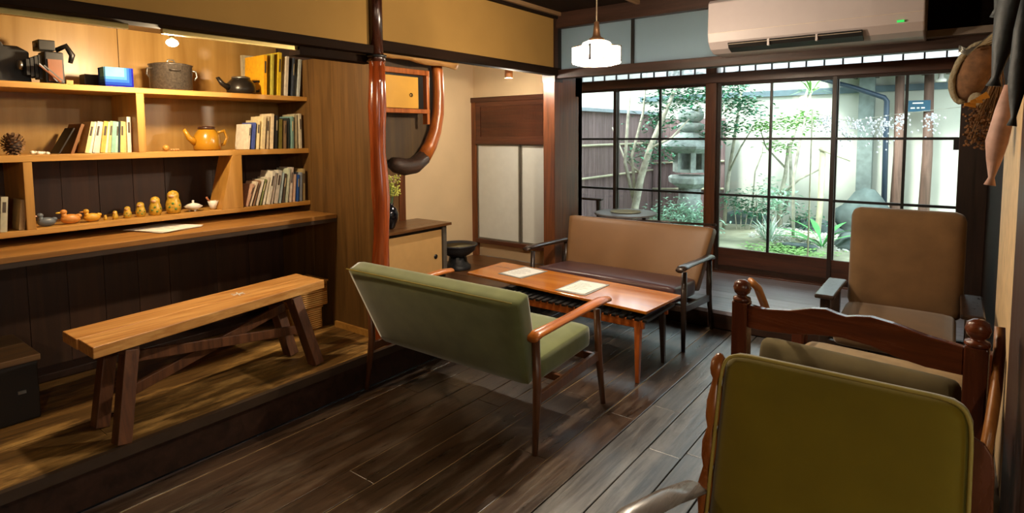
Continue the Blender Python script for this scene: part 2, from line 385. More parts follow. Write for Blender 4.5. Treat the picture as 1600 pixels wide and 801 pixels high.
# panel facing the viewer at YP
struct(G().box(-3.0, 1.9, 1.95, -2.9, YP, 1.995), 'trim_30', M_dark, 'dark block for the panel-top shadow under the niche beam')  # dark block shaped as the shadow along the panel top
sp_ = struct(G().box(-4.02, YP+.012, PZ, -2.9, YP+.04, 2.03), 'wall_panel', M_panel, 'brown boarded side panel next to the log post')
for a, b in ((-3.99, -3.60), (-3.60, -3.33), (-3.33, -3.10), (-3.10, -2.93)):
    G().box(a+.001, YP-.002*random.random(), PZ+.001, b-.001, YP+.012, 2.03).build('board', M_panel, sp_)
G().box(-3.36, YP-.02, PZ, -2.93, YP-.002, PZ+.04).build('skirting', M_shelf, sp_)
# log post
G_ = G(); pts = []; rad = []
for k in range(15):
    z = k/14*1.96; pts.append((-2.84+.006*math.sin(k*1.1), 2.385+.006*math.cos(k*.8), z)); rad.append(.052+.005*math.sin(k*1.7))
post = struct(G_.tube(pts, rad, 18), 'trim_4', M_log, 'round polished reddish log post between counter and alcove', smooth=True)
G().tube([(-2.84, 2.385, 1.95), (-2.84, 2.385, 2.0)], [.058, .044], 16).tube([(-2.84, 2.385, 1.99), (-2.84, 2.385, CZ)], .042, 14).build('upper_shaft', wood('upper_post', '24120a', '4c2412', 'Z', rough=.25), post, smooth=True)
G().tube([(-2.84, 2.385, 1.975), (-2.84, 2.385, 1.99)], .061, 20).build('black_band', M_black, post, smooth=True)
# alcove
struct(G().box(-4.28, YP+.04, .16, -4.18, 4.9, CZ), 'wall_alcove', M_cream, 'cream plaster back wall of the alcove')
struct(G().box(-4.2, 3.72, PZ, -4.15, 3.80, 2.3), 'trim_5', M_brown, 'brown upright against the alcove wall', bevel=.003)
struct(G().box(-4.2, YP+.04, PZ, -4.16, 3.72, 2.3), 'wall_alcove_dark', wood('alcove_dark', '4a3216', '6a4a24', 'Z', rough=.6), 'brown boarded part of the alcove wall behind the post')
struct(G().box(-4.18, 4.83, 1.86, -2.9, 4.9, CZ), 'wall_alcove_end', M_cream, 'cream plaster above the cupboard at the alcove end')
struct(G().box(-4.18, 4.84, PZ, -2.9, 4.9, .36), 'baseboard_alcove', M_cream, 'cream strip under the white sliding doors')
struct(G().box(-4.18, 4.885, .3, -2.9, 4.95, CZ), 'wall_alcove_outer', M_cream, 'wall behind the white cupboard doors')
af = struct(G().box(-4.18, 4.78, 1.85, -2.93, 4.84, 1.90), 'trim_6', M_brownx, 'brown cupboard framing at the alcove end', bevel=.002)
G().box(-4.18, 4.79, PZ, -4.12, 4.84, 1.85).build('stile', M_brown, af, bevel=.002)
G().box(-4.12, 4.78, 1.405, -2.93, 4.84, 1.44).build('rail', M_brownx, af, bevel=.002)
G().box(-4.12, 4.77, .345, -2.93, 4.85, .385).build('sill', M_brownx, af, bevel=.002)
tp = struct(G().box(-4.12, 4.815, 1.44, -2.95, 4.83, 1.85), 'wall_cupboard_panel', M_brownx, 'brown slatted panel above the white doors')
for (a, b, c, d) in ((-4.12, -2.95, 1.44, 1.485), (-4.12, -2.95, 1.80, 1.85), (-4.12, -4.06, 1.485, 1.80), (-3.0, -2.95, 1.485, 1.80)):
    G().box(a, 4.795, c, b, 4.816, d).build('frame', M_brownx, tp, bevel=.002)
g = G(); k = -4.055
while k < -3.005: g.box(k, 4.805, 1.485, k+.013, 4.816, 1.80); k += .0165
g.build('reed_slats', M_brownx, tp, kind='stuff')
for z in (1.56, 1.66, 1.75): G().box(-4.06, 4.8, z, -3.0, 4.806, z+.005).build('cross_strip', M_brownx, tp)
for i, (a, b) in enumerate(((-4.115, -3.55), (-3.54, -2.95))):
    d = struct(G().box(a+.012, 4.812+.012*i, .40, b-.012, 4.825+.012*i, 1.39), 'door_%d' % (i+1), M_doorpaper, ('left', 'right')[i]+' white sliding cupboard door in the alcove')
    for (x0, x1, z0, z1) in ((a, a+.014, .385, 1.405), (b-.014, b, .385, 1.405), (a+.014, b-.014, .385, .40), (a+.014, b-.014, 1.39, 1.405)):
        G().box(x0, 4.805+.012*i, z0, x1, 4.828+.012*i, z1).build('frame', plain('grey_frame', '6a6458', .5), d)
# corner post
struct(G().box(-2.965, 4.38, 0, -2.845, 4.50, CZ), 'trim_7', M_brown, 'square brown post between alcove and veranda', bevel=.004)
struct(G().box(-2.975, 4.378, 1.965, -2.84, 4.51, CZ), 'trim_8', M_darkz, 'dark upper part of the corner post')
struct(G().box(-3.0, 4.5, .14, -2.9, 4.95, CZ), 'wall_veranda_return', M_brown, 'plaster return wall behind the corner post')
# veranda lintel, transom
struct(G().box(-2.845, 4.40, 1.995, .2, 4.50, 2.07), 'trim_9', M_darkx, 'dark lintel between room and veranda', bevel=.004)
struct(G().box(-2.845, 4.40, 2.43, .2, 4.50, CZ+.02), 'trim_10', M_darkx, 'dark rail above the frosted transom windows', bevel=.004)
tw = struct(G().box(-2.845, 4.43, 2.07, -2.815, 4.47, 2.43), 'window_5', M_black, 'frosted glass transom above the lintel')
for x0 in (-2.14, -1.42, -.70): G().box(x0, 4.43, 2.07, x0+.025, 4.47, 2.43).build('stile', M_black, tw)
for a, b in ((-2.815, -2.14), (-2.115, -1.42), (-1.395, -.70)):
    G().box(a, 4.445, 2.075, b, 4.452, 2.425).build('pane', M_frost, tw)
G().box(-.675, 4.44, 2.07, .2, 4.46, 2.43).build('blind_board', M_dark, tw)
# right wall
struct(G().box(.2, 3.98, 0, .3, 6.05, CZ+.05), 'wall_right', wood('dark_wall', '140c08', '221510', 'Z', rough=.85, spec=.1), 'dark boarded right wall by the veranda')
struct(G().box(.2, 2.88, 0, .3, 3.98, 2.2), 'wall_right_cream', M_creamr, 'cream sliding partition at the right')
struct(G().box(.19, 2.2, 0, .3, 2.86, CZ), 'trim_11', wood('edge_post', '2e1a0e', '4c2a16', 'Z', rough=.5), 'dark brown post at the right edge', bevel=.004)
struct(G().box(.17, 2.3, 2.2, .3, 3.98, CZ), 'wall_right_upper', M_dark, 'dark wall above the cream partition')
struct(G().box(.015, 5.72, EZ, .2, 5.9, CZ), 'trim_12', M_darkz, 'dark upright at the right end of the windows', bevel=.003)
# ---------------------------------------------------------------- garden windows
def sash(n, x0, x1, y, xm, label, left=.035, right=.035):
    wn = struct(G().box(x0, y-.015, .345, x1, y+.015, .375), 'window_%d' % n, M_brownx, label)
    for a, b in ((x0, x0+left), (x1-right, x1)):
        G().box(a, y-.017, .16, b, y+.017, 2.0).build('stile', M_darkz, wn, bevel=.002)
    G().box(x0+left, y-.015, 1.965, x1-right, y+.015, 2.0).build('rail', M_darkx, wn)
    G().box(x0+left, y-.015, .145, x1-right, y+.015, .20).build('rail', M_darkx, wn)
    G().box(x0+left, y-.006, .20, x1-right, y+.006, .345).build('lower_panel', M_brownx, wn)
    for z in (.903, 1.449): G().box(x0+left, y-.012, z-.011, x1-right, y+.012, z+.011).build('muntin', M_black, wn)
    for z0, z1 in ((.375, .892), (.914, 1.438), (1.46, 1.965)):
        G().box(xm-.011, y-.012, z0, xm+.011, y+.012, z1).build('muntin', M_black, wn)
        for a, b in ((x0+left, xm-.011), (xm+.011, x1-right)):
            G().box(a, y-.002, z0, b, y+.002, z1).build('pane', M_glass, wn)
sash(1, -4.0, -2.96, 5.80, -3.47, 'leftmost sliding window sash facing the bark fence')
sash(2, -2.99, -1.945, 5.84, -2.478, 'sliding window sash in front of the stone lantern')
sash(3, -1.885, -.835, 5.84, -1.39, 'sliding window sash facing the white garden wall')
sash(4, -.88, .05, 5.80, -.34, 'rightmost sliding window sash facing the sheltered wall')
struct(G().box(-1.985, 5.77, EZ, -1.88, 5.90, 2.5), 'trim_13', M_brown, 'brown post between the window pairs', bevel=.004)
struct(G().box(-4.2, 5.75, 1.99, .2, 5.88, 2.085), 'trim_14', M_brownx, 'window lintel above the sliding sashes', bevel=.003)
struct(G().box(-4.2, 5.75, .12, .2, 5.90, .155), 'trim_15', M_brownx, 'window sill track on the veranda', bevel=.003)
struct(G().box(-4.2, 5.72, 2.50, .2, 5.90, 2.62), 'trim_16', M_darkx, 'dark head rail above the lattice window')
lw = struct(G().box(-4.2, 5.80, 2.085, .2, 5.84, 2.09), 'window_6', M_black, 'narrow lattice window above the sliding sashes')
k = -4.13
while k < .1:
    if not -2.06 < k < -1.84: G().box(k-.006, 5.805, 2.09, k+.006, 5.83, 2.5).build('lattice_bar', M_black, lw)
    k += .1443
for a, b in ((-4.2, -1.985), (-1.88, .2)): G().box(a, 5.815, 2.09, b, 5.819, 2.5).build('pane', milky('lattice_paper', 'bcc4c4', transp=.4, diff=.2), lw)
struct(G().box(-4.35, 4.9, .0, -4.2, 6.1, 2.7), 'wall_veranda_end', M_cream, 'left end wall of the veranda')

struct(G().box(-.02, 5.765, 1.36, .03, 5.785, 1.44), 'window_latch', M_black, 'small black latch at the right end of the windows')
# =================================================================== SHELF WALL
sh = thing('wall_shelf', 'golden wooden built-in shelving in the lit niche', 'shelf', (-3.8, 1.0, 1.06))
G().box(BX, -1.9, 1.745, -3.62, YP-.003, 1.775).build('shelf_board', M_shelf, sh, bevel=.002)
G().box(BX, -1.9, 1.385, -3.62, YP-.003, 1.418).build('shelf_board', M_shelf, sh, bevel=.002)
G().box(BX, -1.9, 1.022, -3.62, YP-.003, 1.05).build('shelf_board', M_shelf, sh, bevel=.002)
G().box(BX+.01, 1.345, 1.418, -3.622, 1.385, 1.745).build('divider', M_shelfz, sh, bevel=.002)
G().box(BX+.01, .832, 1.05, -3.622, .868, 1.385).build('divider', M_shelfz, sh, bevel=.002)
G().hexa([(BX+.2,1.79,1.05),(-3.622,1.79,1.05),(-3.622,1.93,1.05),(BX+.2,1.93,1.05),(BX+.2,1.87,1.385),(-3.62,1.87,1.385),(-3.62,1.93,1.385),(BX+.2,1.93,1.385)]).build('tapered_divider', M_shelfz, sh, bevel=.002)
dk = thing('counter', 'long wooden wall counter with two plank top', 'counter', (-3.6, .8, .947))
G().box(-3.595, -1.9, .95, -3.32, YP-.004, .977).build('plank', M_desk, dk, bevel=.002)
G().box(-3.988, -1.9, .95, -3.598, YP-.004, .977).build('plank', M_desk, dk, bevel=.002)
G().box(-3.345, -1.9, .925, -3.325, YP-.004, .95).build('edge_batten', M_deskedge, dk)
# light track and bulb
tr = thing('light_track', 'metal lighting track with gold strips under the beam', 'light track', (-3.2, 1.0, 2.05))
G().box(-2.96, -.6, 2.0, -2.905, 2.1, 2.03).build('rail', M_dark, tr)
for a, b in ((-.5, 1.07), (1.21, 2.08)): G().box(-2.945, a, 1.975, -2.92, b, 1.999).build('brass_strip', plain('gold_strip', 'c0a868', .4, metal=.6), tr)
bl = thing('bulb_lamp', 'bare glowing bulb hanging under the niche light track', 'lamp', (-3.24, 1.385, 1.95))
G().ell((-3.24, 1.385, 1.985), (.024, .030, .020)).build('bulb', glow('bulb_glow', 'fff2d8', 14), bl, smooth=True)
G().tube([(-3.24, 1.385, 2.005), (-3.24, 1.385, 2.04)], .011).tube([(-3.24, 1.385, 2.04), (-3.24, 1.385, 2.144)], .004, 6).build('socket', M_brass, bl, smooth=True)
point('niche_bulb', (-3.24, 1.385, 1.945), NICHE_W, WARM, .035)

# ---- books
ORD = ['first', 'second', 'third', 'fourth', 'fifth', 'sixth', 'seventh', 'eighth', 'ninth', 'tenth', 'eleventh', 'twelfth', 'thirteenth', 'fourteenth', 'fifteenth', 'sixteenth', 'seventeenth']
def bookmat(c): return plain('cover_'+c, c, .6, noise=.12, nscale=40)
M_pages = plain('book_pages', 'd8c8a0', .9, noise=.1, nscale=60)
def books(y0, z, x, items, lean0, lean1, where, group, y1):
    tot = sum(i[0] for i in items); n = len(items); y = y0
    gap = (y1-y0-tot)/max(1, n-1)
    for k, (t, h, d, c, cn) in enumerate(items):
        ang = lean0+(lean1-lean0)*k/max(1, n-1)
        dx = random.uniform(0, .012)
        M = Matrix.Translation((x-dx, y, z)) @ Matrix.Rotation(-ang, 4, 'X')
        # lean the top towards +Y; pivot on the lower +Y corner
        b = G().box(-d, 0, 0, 0, .0018, h).box(-d, t-.0018, 0, 0, t, h).box(-.002, .0018, 0, 0, t-.0018, h)
        piv = Matrix.Translation((0, t, 0)) @ Matrix.Rotation(-ang, 4, 'X') @ Matrix.Translation((0, -t, 0))
        M = Matrix.Translation((x-dx, y, z)) @ piv
        b.xf(M)
        o = b.build('book', bookmat(c))
        zmin = min(p[2] for p in b.v); 
        if zmin < z:
            o.location.z += z-zmin+.0004
        tag(o, f'{cn} book, {ORD[k]} from the left {where}', 'book', group)
        pg = G().box(-d+.004, .0019, .003, -.003, t-.0019, h-.004).xf(M)
        p = pg.build('page_block', M_pages); p.parent = o
        if k % 2 == 0 and t > .009:
            lb = G().box(.0, t*.25, h*.55, .0012, t*.75, h*.85).xf(M).build('spine_title', plain('title_'+('d' if int(c[0:2], 16) > 120 else 'l'), '4a4038' if int(c[0:2], 16) > 120 else 'c8b890', .6)); lb.parent = o
        y += t+gap
c_ = [('d9c9a0','cream'),('e8e2cc','off-white'),('cfc7b0','grey'),('d8b860','yellow'),('bcc48c','pale green'),('8cb8a8','teal'),('243040','black and white')]
books(1.115, 1.418, -3.70, [(.018,.17,.12,'dcc890','straw-coloured'),(.016,.17,.12,'e6dfc8','off-white'),(.018,.172,.12,'c8c4c0','grey'),(.015,.17,.12,'ded4b8','cream'),(.022,.172,.12,'d4a850','mustard'),(.014,.17,.12,'dcd8c0','ivory'),(.014,.174,.12,'b4b47c','olive-tinted'),
       (.020,.172,.12,'84b4a4','teal'),(.013,.17,.12,'9cc4b8','pale aqua'),(.008,.172,.12,'1e2c38','dark speckled'),(.018,.172,.12,'dcc878','yellow'),(.016,.17,.12,'c8bc80','khaki'),(.020,.198,.12,'e8dcc8','tall cream')], .22, .02, 'on the middle shelf, left of the divider', 'books left of the middle divider', 1.337)
bk = G().box(-.20, 0, 0, 0, .014, .165).xf(Matrix.Translation((-3.70, 1.052, 1.420)) @ Matrix.Rotation(-.34, 4, 'X')).build('book', bookmat('7a4e24')); tag(bk, 'brown card-bound book leaning at the left of the middle shelf row', 'book')
lb = G().box(-.14, 0, 0, 0, .006, .15).xf(Matrix.Translation((-3.70, 1.0, 1.418)) @ Matrix.Rotation(-.50, 4, 'X')).build('book', bookmat('1c140e'))
lb.location.z += .004; tag(lb, 'thin black booklet leaning beside the middle shelf books', 'book')
books(2.12, 1.775, -3.655, [(.022,.262,.24,'e8aa1c','bright yellow large'),(.014,.275,.22,'b8b048','olive-yellow'),(.022,.29,.22,'d8b828','deep yellow'),(.020,.27,.2,'cfc8b8','pale grey'),(.010,.265,.2,'3c4450','slate'),(.016,.26,.2,'b8c0bc','light grey-green')], .05, .1, 'on the top shelf', 'large books on the top shelf', 2.385)
gb = G().box(-3.96, 2.13, 1.776, -3.93, 2.38, 2.06).build('book', bookmat('b8ae90')); tag(gb, 'tall grey binder standing behind the yellow books', 'book')
books(2.0, 1.418, -3.66, [(.012,.165,.165,'e6dfcc','white patterned'),(.014,.175,.15,'4858a0','blue and green'),(.018,.19,.15,'d8c898','beige'),(.024,.215,.15,'e0d0a4','cream lettered'),(.016,.22,.15,'d4c4a0','tan'),(.020,.235,.15,'e4d4b0','tall cream'),
       (.010,.225,.15,'202020','black'),(.026,.2,.15,'6c6424','moss green'),(.014,.19,.15,'7c6448','brown'),(.014,.21,.15,'2c3434','charcoal'),(.014,.22,.15,'78a09c','pale teal'),(.018,.235,.15,'b4ac8c','stone-coloured'),(.016,.24,.15,'c8c0a8','light grey')], .12, .01, 'on the middle shelf at the right end', 'books at the right end of the middle shelf', 2.39)
books(1.955, 1.05, -3.63, [(.010,.15,.13,'c8a088','salmon'),(.012,.165,.13,'dccfb8','cream'),(.010,.17,.13,'8a6a50','brown'),(.011,.175,.13,'d8cfc0','off-white'),(.010,.175,.13,'78804c','green-edged'),(.014,.185,.13,'d0cab8','ivory'),(.020,.225,.15,'dcd8c8','tall white'),
       (.012,.215,.15,'e4e0d4','white'),(.026,.225,.15,'c4c0b4','thick grey'),(.010,.21,.14,'a8bcc0','pale blue'),(.012,.2,.14,'584c40','dark brown'),(.014,.235,.15,'c0c8b0','sage'),(.018,.24,.15,'d4c8b8','light stone'),(.016,.19,.14,'d8b8a0','pinkish'),(.010,.185,.14,'2854a0','bright blue'),(.014,.20,.14,'8c98a8','grey-blue'),(.016,.225,.14,'a89468','brown-grey')], .36, .03, 'on the lowest shelf beside the tapered divider', 'books on the lowest shelf', 2.385)
books(.60, 1.05, -3.63, [(.02,.14,.13,'6c98a4','blue-green'),(.022,.16,.13,'3a3a34','black worn'),(.026,.17,.13,'b8b49c','pale grey'),(.022,.15,.13,'a88c60','tan and brown')], .02, .1, 'on the lowest shelf at the far left', 'books at the far left', .826)

# ---- top shelf things
M_bleath = plain('brown_leather', '7a4522', .45)
cm = thing('folding_camera', 'old black and brown folding camera on the top shelf', 'camera', (-3.7, .98, 1.775))
G().box(-3.80, .965, 1.778, -3.69, 1.045, 1.94).build('body', M_black, cm, bevel=.006)
G().box(-3.80, .945, 1.945, -3.70, 1.015, 1.997).build('viewfinder_hood', M_black, cm, bevel=.004)
G().tube([(-3.745, .945, 1.972), (-3.745, .938, 1.972)], .012, 14).build('viewfinder_lens', M_chrome, cm, smooth=True)
G().box(-3.69, .975, 1.79, -3.682, 1.035, 1.90).build('leather_panel', M_bleath, cm)
G().tube([(-3.72, 1.02, 1.95), (-3.70, 1.06, 1.975), (-3.70, 1.085, 1.93), (-3.70, 1.075, 1.89)], [.012,.016,.014,.01], 10).build('carrying_strap', M_black, cm, smooth=True)
G().bar((-3.685, .94, 1.865), (-3.665, 1.02, 1.783), .03, .006, (0,0,1)).build('drop_bed', M_bleath, cm)
G().bar((-3.668, .955, 1.865), (-3.652, 1.03, 1.785), .006, .006).bar((-3.70, .945, 1.875), (-3.68, 1.01, 1.79), .006, .006).build('bed_rail', M_chrome, cm)
for k in range(4): G().box(-3.79+k*.004, .945-k*.016, 1.80+k*.006, -3.71-k*.003, .958-k*.016, 1.92-k*.008).build('bellows_fold', M_black, cm)
G().tube([(-3.75, .885, 1.865), (-3.75, .872, 1.865)], .024, 16).build('lens', M_chrome, cm, smooth=True)
G().box(-3.72, 1.05, 1.776, -3.69, 1.08, 1.80).build('brass_foot', plain('tan_foot', 'b08030', .4), cm)
tag(G().prism([(.80,1.776),(.935,1.776),(.93,1.94),(.885,1.965),(.83,1.965),(.822,1.985),(.80,1.985)], 'X', -3.88, -3.80).build('leather_case', M_black, bevel=.006), 'black leather case behind the old camera', 'case')
bb = thing('blue_box', 'small box printed with nested blue squares on the top shelf', 'box', (-3.72, 1.28, 1.775))
G().box(-3.76, 1.215, 1.776, -3.66, 1.352, 1.882).build('body', plain('box_indigo', '18187a', .95, spec=.03), bb, bevel=.001)
for i, c in enumerate(('1c3890', '2c58a8', '4478b4', '64a0b8')):
    e = .010+.012*i
    G().box(-3.66+.0009*i, 1.215, 1.786+.015*i, -3.6585+.0009*i, 1.352-e, 1.881).build('square', plain('blue%d' % i, c, .95, spec=.03), bb)
    G().box(-3.76+e, 1.2135-.0009*i, 1.786+.015*i, -3.66, 1.215-.0009*i, 1.881).build('square', plain('blue%d' % i, c, .95, spec=.03), bb)
tag(G().box(-3.90, 1.17, 1.776, -3.82, 1.30, 1.85).build('black_box', M_black, bevel=.003), 'low black box half hidden behind the blue box', 'box')
M_enam = plain('speckled_enamel', '3a332c', .35, noise=.5, nscale=90)
pt = thing('stock_pot', 'dark speckled enamel stock pot with side handles', 'pot', (-3.74, 1.583, 1.775))
PC = (-3.74, 1.583, 1.776)
G().lathe([(.108,0),(.112,.004),(.113,.142),(.118,.147),(.118,.151),(.105,.151),(.10,.01)], PC, 36).build('body', M_enam, pt, smooth=True)
G().lathe([(.112,.152),(.09,.158),(.03,.166),(.001,.167)], PC, 32).build('lid', M_enam, pt, smooth=True)
G().tube([(-3.74,1.56,1.935),(-3.74,1.57,1.958),(-3.74,1.60,1.958),(-3.74,1.61,1.935)], .004, 8).build('lid_handle', M_chrome, pt, smooth=True)
for s_ in (-1, 1): G().tube([(-3.72,1.583+s_*.11,1.90),(-3.72,1.583+s_*.135,1.897),(-3.72,1.583+s_*.14,1.865),(-3.72,1.583+s_*.125,1.845)], .005, 8).build('handle', M_chrome if s_ > 0 else M_enam, pt, smooth=True)
G().tube([(-3.63,1.53,1.89),(-3.615,1.54,1.888),(-3.61,1.575,1.888),(-3.622,1.585,1.89)], .004, 8).build('front_grip', M_enam, pt, smooth=True)
def teapot(name, label, c, s, mat, matlid, hs=1):
    t = thing(name, label, 'teapot', c)
    x, y, z = c
    G().lathe([(.055*s,0),(.06*s,.004*s),(.062*s,.03*s),(.058*s,.062*s),(.042*s,.084*s),(.036*s,.09*s)], (x,y,z+.0005), 28).build('body', mat, t, smooth=True)
    G().lathe([(.038*s,.09*s),(.04*s,.095*s),(.036*s,.102*s),(.01*s,.104*s)], (x,y,z), 24).build('lid', matlid, t, smooth=True)
    G().tube([(x,y-.055*s,z+.035*s),(x,y-.085*s,z+.055*s),(x,y-.105*s,z+.09*s)], [.018*s,.012*s,.008*s], 10).build('spout', mat, t, smooth=True)
    G().tube([(x,y+.05*s,z+.075*s),(x,y+.085*s,z+.085*s),(x,y+.10*s,z+.055*s),(x,y+.085*s,z+.025*s),(x,y+.058*s,z+.02*s)], .007*s, 8).build('handle', mat, t, smooth=True)
    t.scale = (1, 1, hs)
    return t
teapot('teapot', 'small dark metal teapot on the top shelf beside the pot', (-3.72, 2.0, 1.776), 1.45, plain('dark_pot', '2a2622', .3, metal=.4), M_chrome, .76)
teapot('teapot', 'mustard enamel teapot with a brown lid on the middle shelf', (-3.74, 1.775, 1.419), 1.28, plain('mustard_enamel', 'a8781c', .25), plain('brown_lid', '3c2418', .3), 1.12)
pc = thing('pine_cone', 'large dry pine cone at the left of the middle shelf', 'pine cone', (-3.73, .82, 1.42))
G().ell((-3.73, .825, 1.465), (.034, .034, .042)).build('core', plain('cone_core', '2c1c12', .8), pc, smooth=True)
g = G()
for i in range(90):
    ph = i*2.399; t = i/90; zz = -.042+.084*t; rr = math.sqrt(max(.02, 1-(zz/.045)**2))*.036
    c = Vector((math.cos(ph)*rr, math.sin(ph)*rr, zz)); o = c*1.35+Vector((0,0,.006)); q = Vector((-math.sin(ph), math.cos(ph), 0))*.008
    b = Vector((-3.73, .825, 1.465)); g.add([b+c*.8-q*.5, b+c*.8+q*.5, b+o+q, b+o-q, b+o+Vector((0,0,.005))], [(0,1,2,3),(3,2,4),(0,3,4)])
g.build('scales', plain('cone_scale', '7a5a3c', .7, noise=.4), pc, kind='stuff')
wf = thing('shell_ornament', 'small white shell ornament lying beside the pine cone', 'ornament', (-3.75, .93, 1.418))
for k in range(6): G().ell((-3.75+random.uniform(-.008,.008), .905+k*.012, 1.428-k*.0012+.0), (.010, .011, .0095), 10, 6).build('shell', plain('shell_white', 'e0dccc', .5), wf, smooth=True)
SH = 1.05
bj = thing('wooden_toy', 'round wooden toy with a string of beads, on the middle shelf', 'toy', (-3.72, 1.535, 1.418))
G().ell((-3.72, 1.525, 1.438), (.018, .018, .019)).build('ball', plain('toy_wood', 'b8863c', .3), bj, smooth=True)
for k in range(4): G().ell((-3.72, 1.555+k*.013, 1.427), (.007, .007, .007), 8, 6).build('bead', plain('toy_bead', 'c08c58', .3), bj, smooth=True)
# ---- ducks, dolls, tureen, cup on the ledge
def duck(c, s, body, bill, label, tail=0):
    d = thing('wooden_duck', label, 'duck figurine', c, 'carved ducks on the lowest shelf'); x, y, z = c
    G().ell((x, y, z+.023*s), (.024*s, .040*s, .0235*s)).ell((x, y+.032*s, z+.034*s), (.012*s, .014*s, .011*s), 10, 6).build('body', body, d, smooth=True)
    G().tube([(x, y-.022*s, z+.03*s), (x, y-.025*s, z+.05*s)], [.015*s, .010*s], 10).ell((x, y-.026*s, z+.058*s), (.0125*s, .0145*s, .0125*s), 12, 8).build('head', body, d, smooth=True)
    G().ell((x, y-.045*s, z+.056*s), (.007*s, .012*s, .004*s), 8, 6).build('bill', bill, d, smooth=True)
duck((-3.70, .93, 1.0505), 1.0, plain('grey_duck', '5c6670', .4), plain('bill_pink', 'd0a8a0', .5), 'grey carved duck, leftmost of the three ducks')
duck((-3.70, 1.032, 1.0505), 1.12, plain('orange_duck', 'c8863c', .4), plain('bill_yellow', 'd8b030', .5), 'orange-brown carved duck in the middle of the three')
duck((-3.70, 1.128, 1.0505), 1.0, plain('gold_duck', 'd09a30', .4), plain('bill_brown', 'b07830', .5), 'golden yellow carved duck, rightmost of the three ducks')
M_my = plain('doll_yellow', 'c09a34', .3, noise=.35, nscale=60); M_myg = plain('doll_green', '4a7c3c', .4); M_myf = plain('doll_face', 'e0b088', .4)
dolls = [(1.19, .030, 'tiniest'), (1.237, .048, 'second smallest'), (1.298, .066, 'third smallest'), (1.365, .084, 'fourth smallest'), (1.443, .109, 'second largest'), (1.542, .137, 'largest')]
for y, h, nm in dolls:
    d = thing('nesting_doll', f'{nm} yellow painted nesting doll in the row', 'nesting doll', (-3.70, y, 1.05), 'painted nesting dolls on the lowest shelf'); r = h*.27
    G().lathe([(r*.8,0),(r*.98,.05*h),(r*1.12,.22*h),(r*1.12,.38*h),(r*.95,.55*h),(r*.82,.64*h),(r*.86,.74*h),(r*.8,.86*h),(r*.55,.95*h),(r*.02,h)], (-3.70, y, 1.0505), 20).build('body', M_my, d, smooth=True)
    G().ell((-3.70+r*.35, y-r*.3, 1.0505+.76*h), (r*.55, r*.55, .10*h), 10, 7).build('face', M_myf, d, smooth=True)
    if h > .05:
        for a, zz in ((-.9, .3), (-.1, .22), (.5, .36), (-.45, .45)):
            G().ell((-3.70+math.cos(a)*r*1.02, y+math.sin(a)*r*1.02, 1.05+zz*h), (r*.22, r*.22, .05*h), 8, 5).build('flower', M_myg, d, smooth=True)
tu = thing('tureen', 'small pale ceramic dish with a knobbed lid', 'dish', (-3.70, 1.655, 1.05))
G().lathe([(.018,.006),(.03,.014),(.052,.03),(.05,.032)], (-3.70,1.655,1.0505), 24).build('bowl', M_white, tu, smooth=True)
for a in (0, 2.1, 4.2): G().tube([(-3.70+.02*math.cos(a), 1.655+.02*math.sin(a), 1.0505), (-3.70+.017*math.cos(a), 1.655+.017*math.sin(a), 1.066)], .005, 6).build('foot', M_white, tu)
G().lathe([(.05,.032),(.03,.044),(.008,.05),(.005,.056),(.008,.064),(.001,.068)], (-3.70,1.655,1.0505), 24).build('lid', M_white, tu, smooth=True)
cu = thing('white_cup', 'small white cup with a wooden stirrer in it', 'cup', (-3.70, 1.775, 1.05))
G().lathe([(.012,0),(.018,.008),(.032,.052),(.030,.052),(.016,.01)], (-3.70,1.775,1.0505), 20).build('bowl', M_white, cu, smooth=True)
G().tube([(-3.70,1.775,1.064),(-3.70,1.735,1.13)], [.004,.007], 8).build('stirrer', plain('stirrer_wood', '9a5a34', .5), cu, smooth=True)
def sheets(name, label, c, a, b, rotz, n=3, holder=None, cat='menu'):
    t = thing(name, label, cat, c); x, y, z = c
    if holder: G().box(-a/2-.02, -b/2-.02, .0005, a/2+.02, b/2+.02, .003).rot('Z', rotz).mv(c).build('board', holder, t)
    for k in range(n):
        G().box(-a/2, -b/2, .0031+k*.0016, a/2, b/2, .0042+k*.0016).rot('Z', rotz+.07*(k-1)).mv(c).build('sheet', M_paper, t)
    for k in range(6):
        G().box(-a*.35, -b*.34+k*b*.12, .0043+(n-1)*.0016, a*(.05+.06*(k*37 % 5)), -b*.34+k*b*.12+.004, .0046+(n-1)*.0016).rot('Z', rotz+.07*(n-2)).mv(c).build('text_line', M_ink, t)
sheets('menu_sheets', 'loose white menu sheets lying on the wall counter', (-3.615, 1.45, .9775), .30, .26, .35)

# =================================================================== BENCH AND FLOOR THINGS
bn = thing('bench', 'long rustic plank bench with splayed dark legs', 'bench', (-3.0, 1.45, PZ))
G().prism([(-2.79,.825),(-2.995,2.075),(-3.14,2.075),(-2.968,.825)], 'Z', .592, .642).build('plank', M_bench, bn, bevel=.004)
G().prism([(-2.971,.82),(-3.143,2.07),(-3.285,2.075),(-3.15,.82)], 'Z', .593, .641).build('plank', M_bench, bn, bevel=.004)
for y, yf, o, fx in ((.98, .91, 0, (-2.80, -3.05)), (1.87, 1.93, -.14, (-2.885, -3.14))):
    G().box(-3.13+o, y-.03, .552, -2.83+o, y+.03, .592).build('crosspiece', M_bleg, bn, bevel=.003)
    for x0, xf in zip((-2.86+o, -3.09+o), fx):
        G().bar((x0, y, .575), (xf, yf, PZ), .078, .055, (0,1,0)).build('leg', M_bleg, bn, bevel=.003)
G().bar((-2.97, .96, .33), (-3.1, 1.87, .51), .022, .05).build('brace', M_bleg, bn, bevel=.003)
G().bar((-2.97, 1.02, .51), (-3.1, 1.93, .36), .022, .05).mv((.026,0,0)).build('brace', M_bleg, bn, bevel=.003)
lf = G()
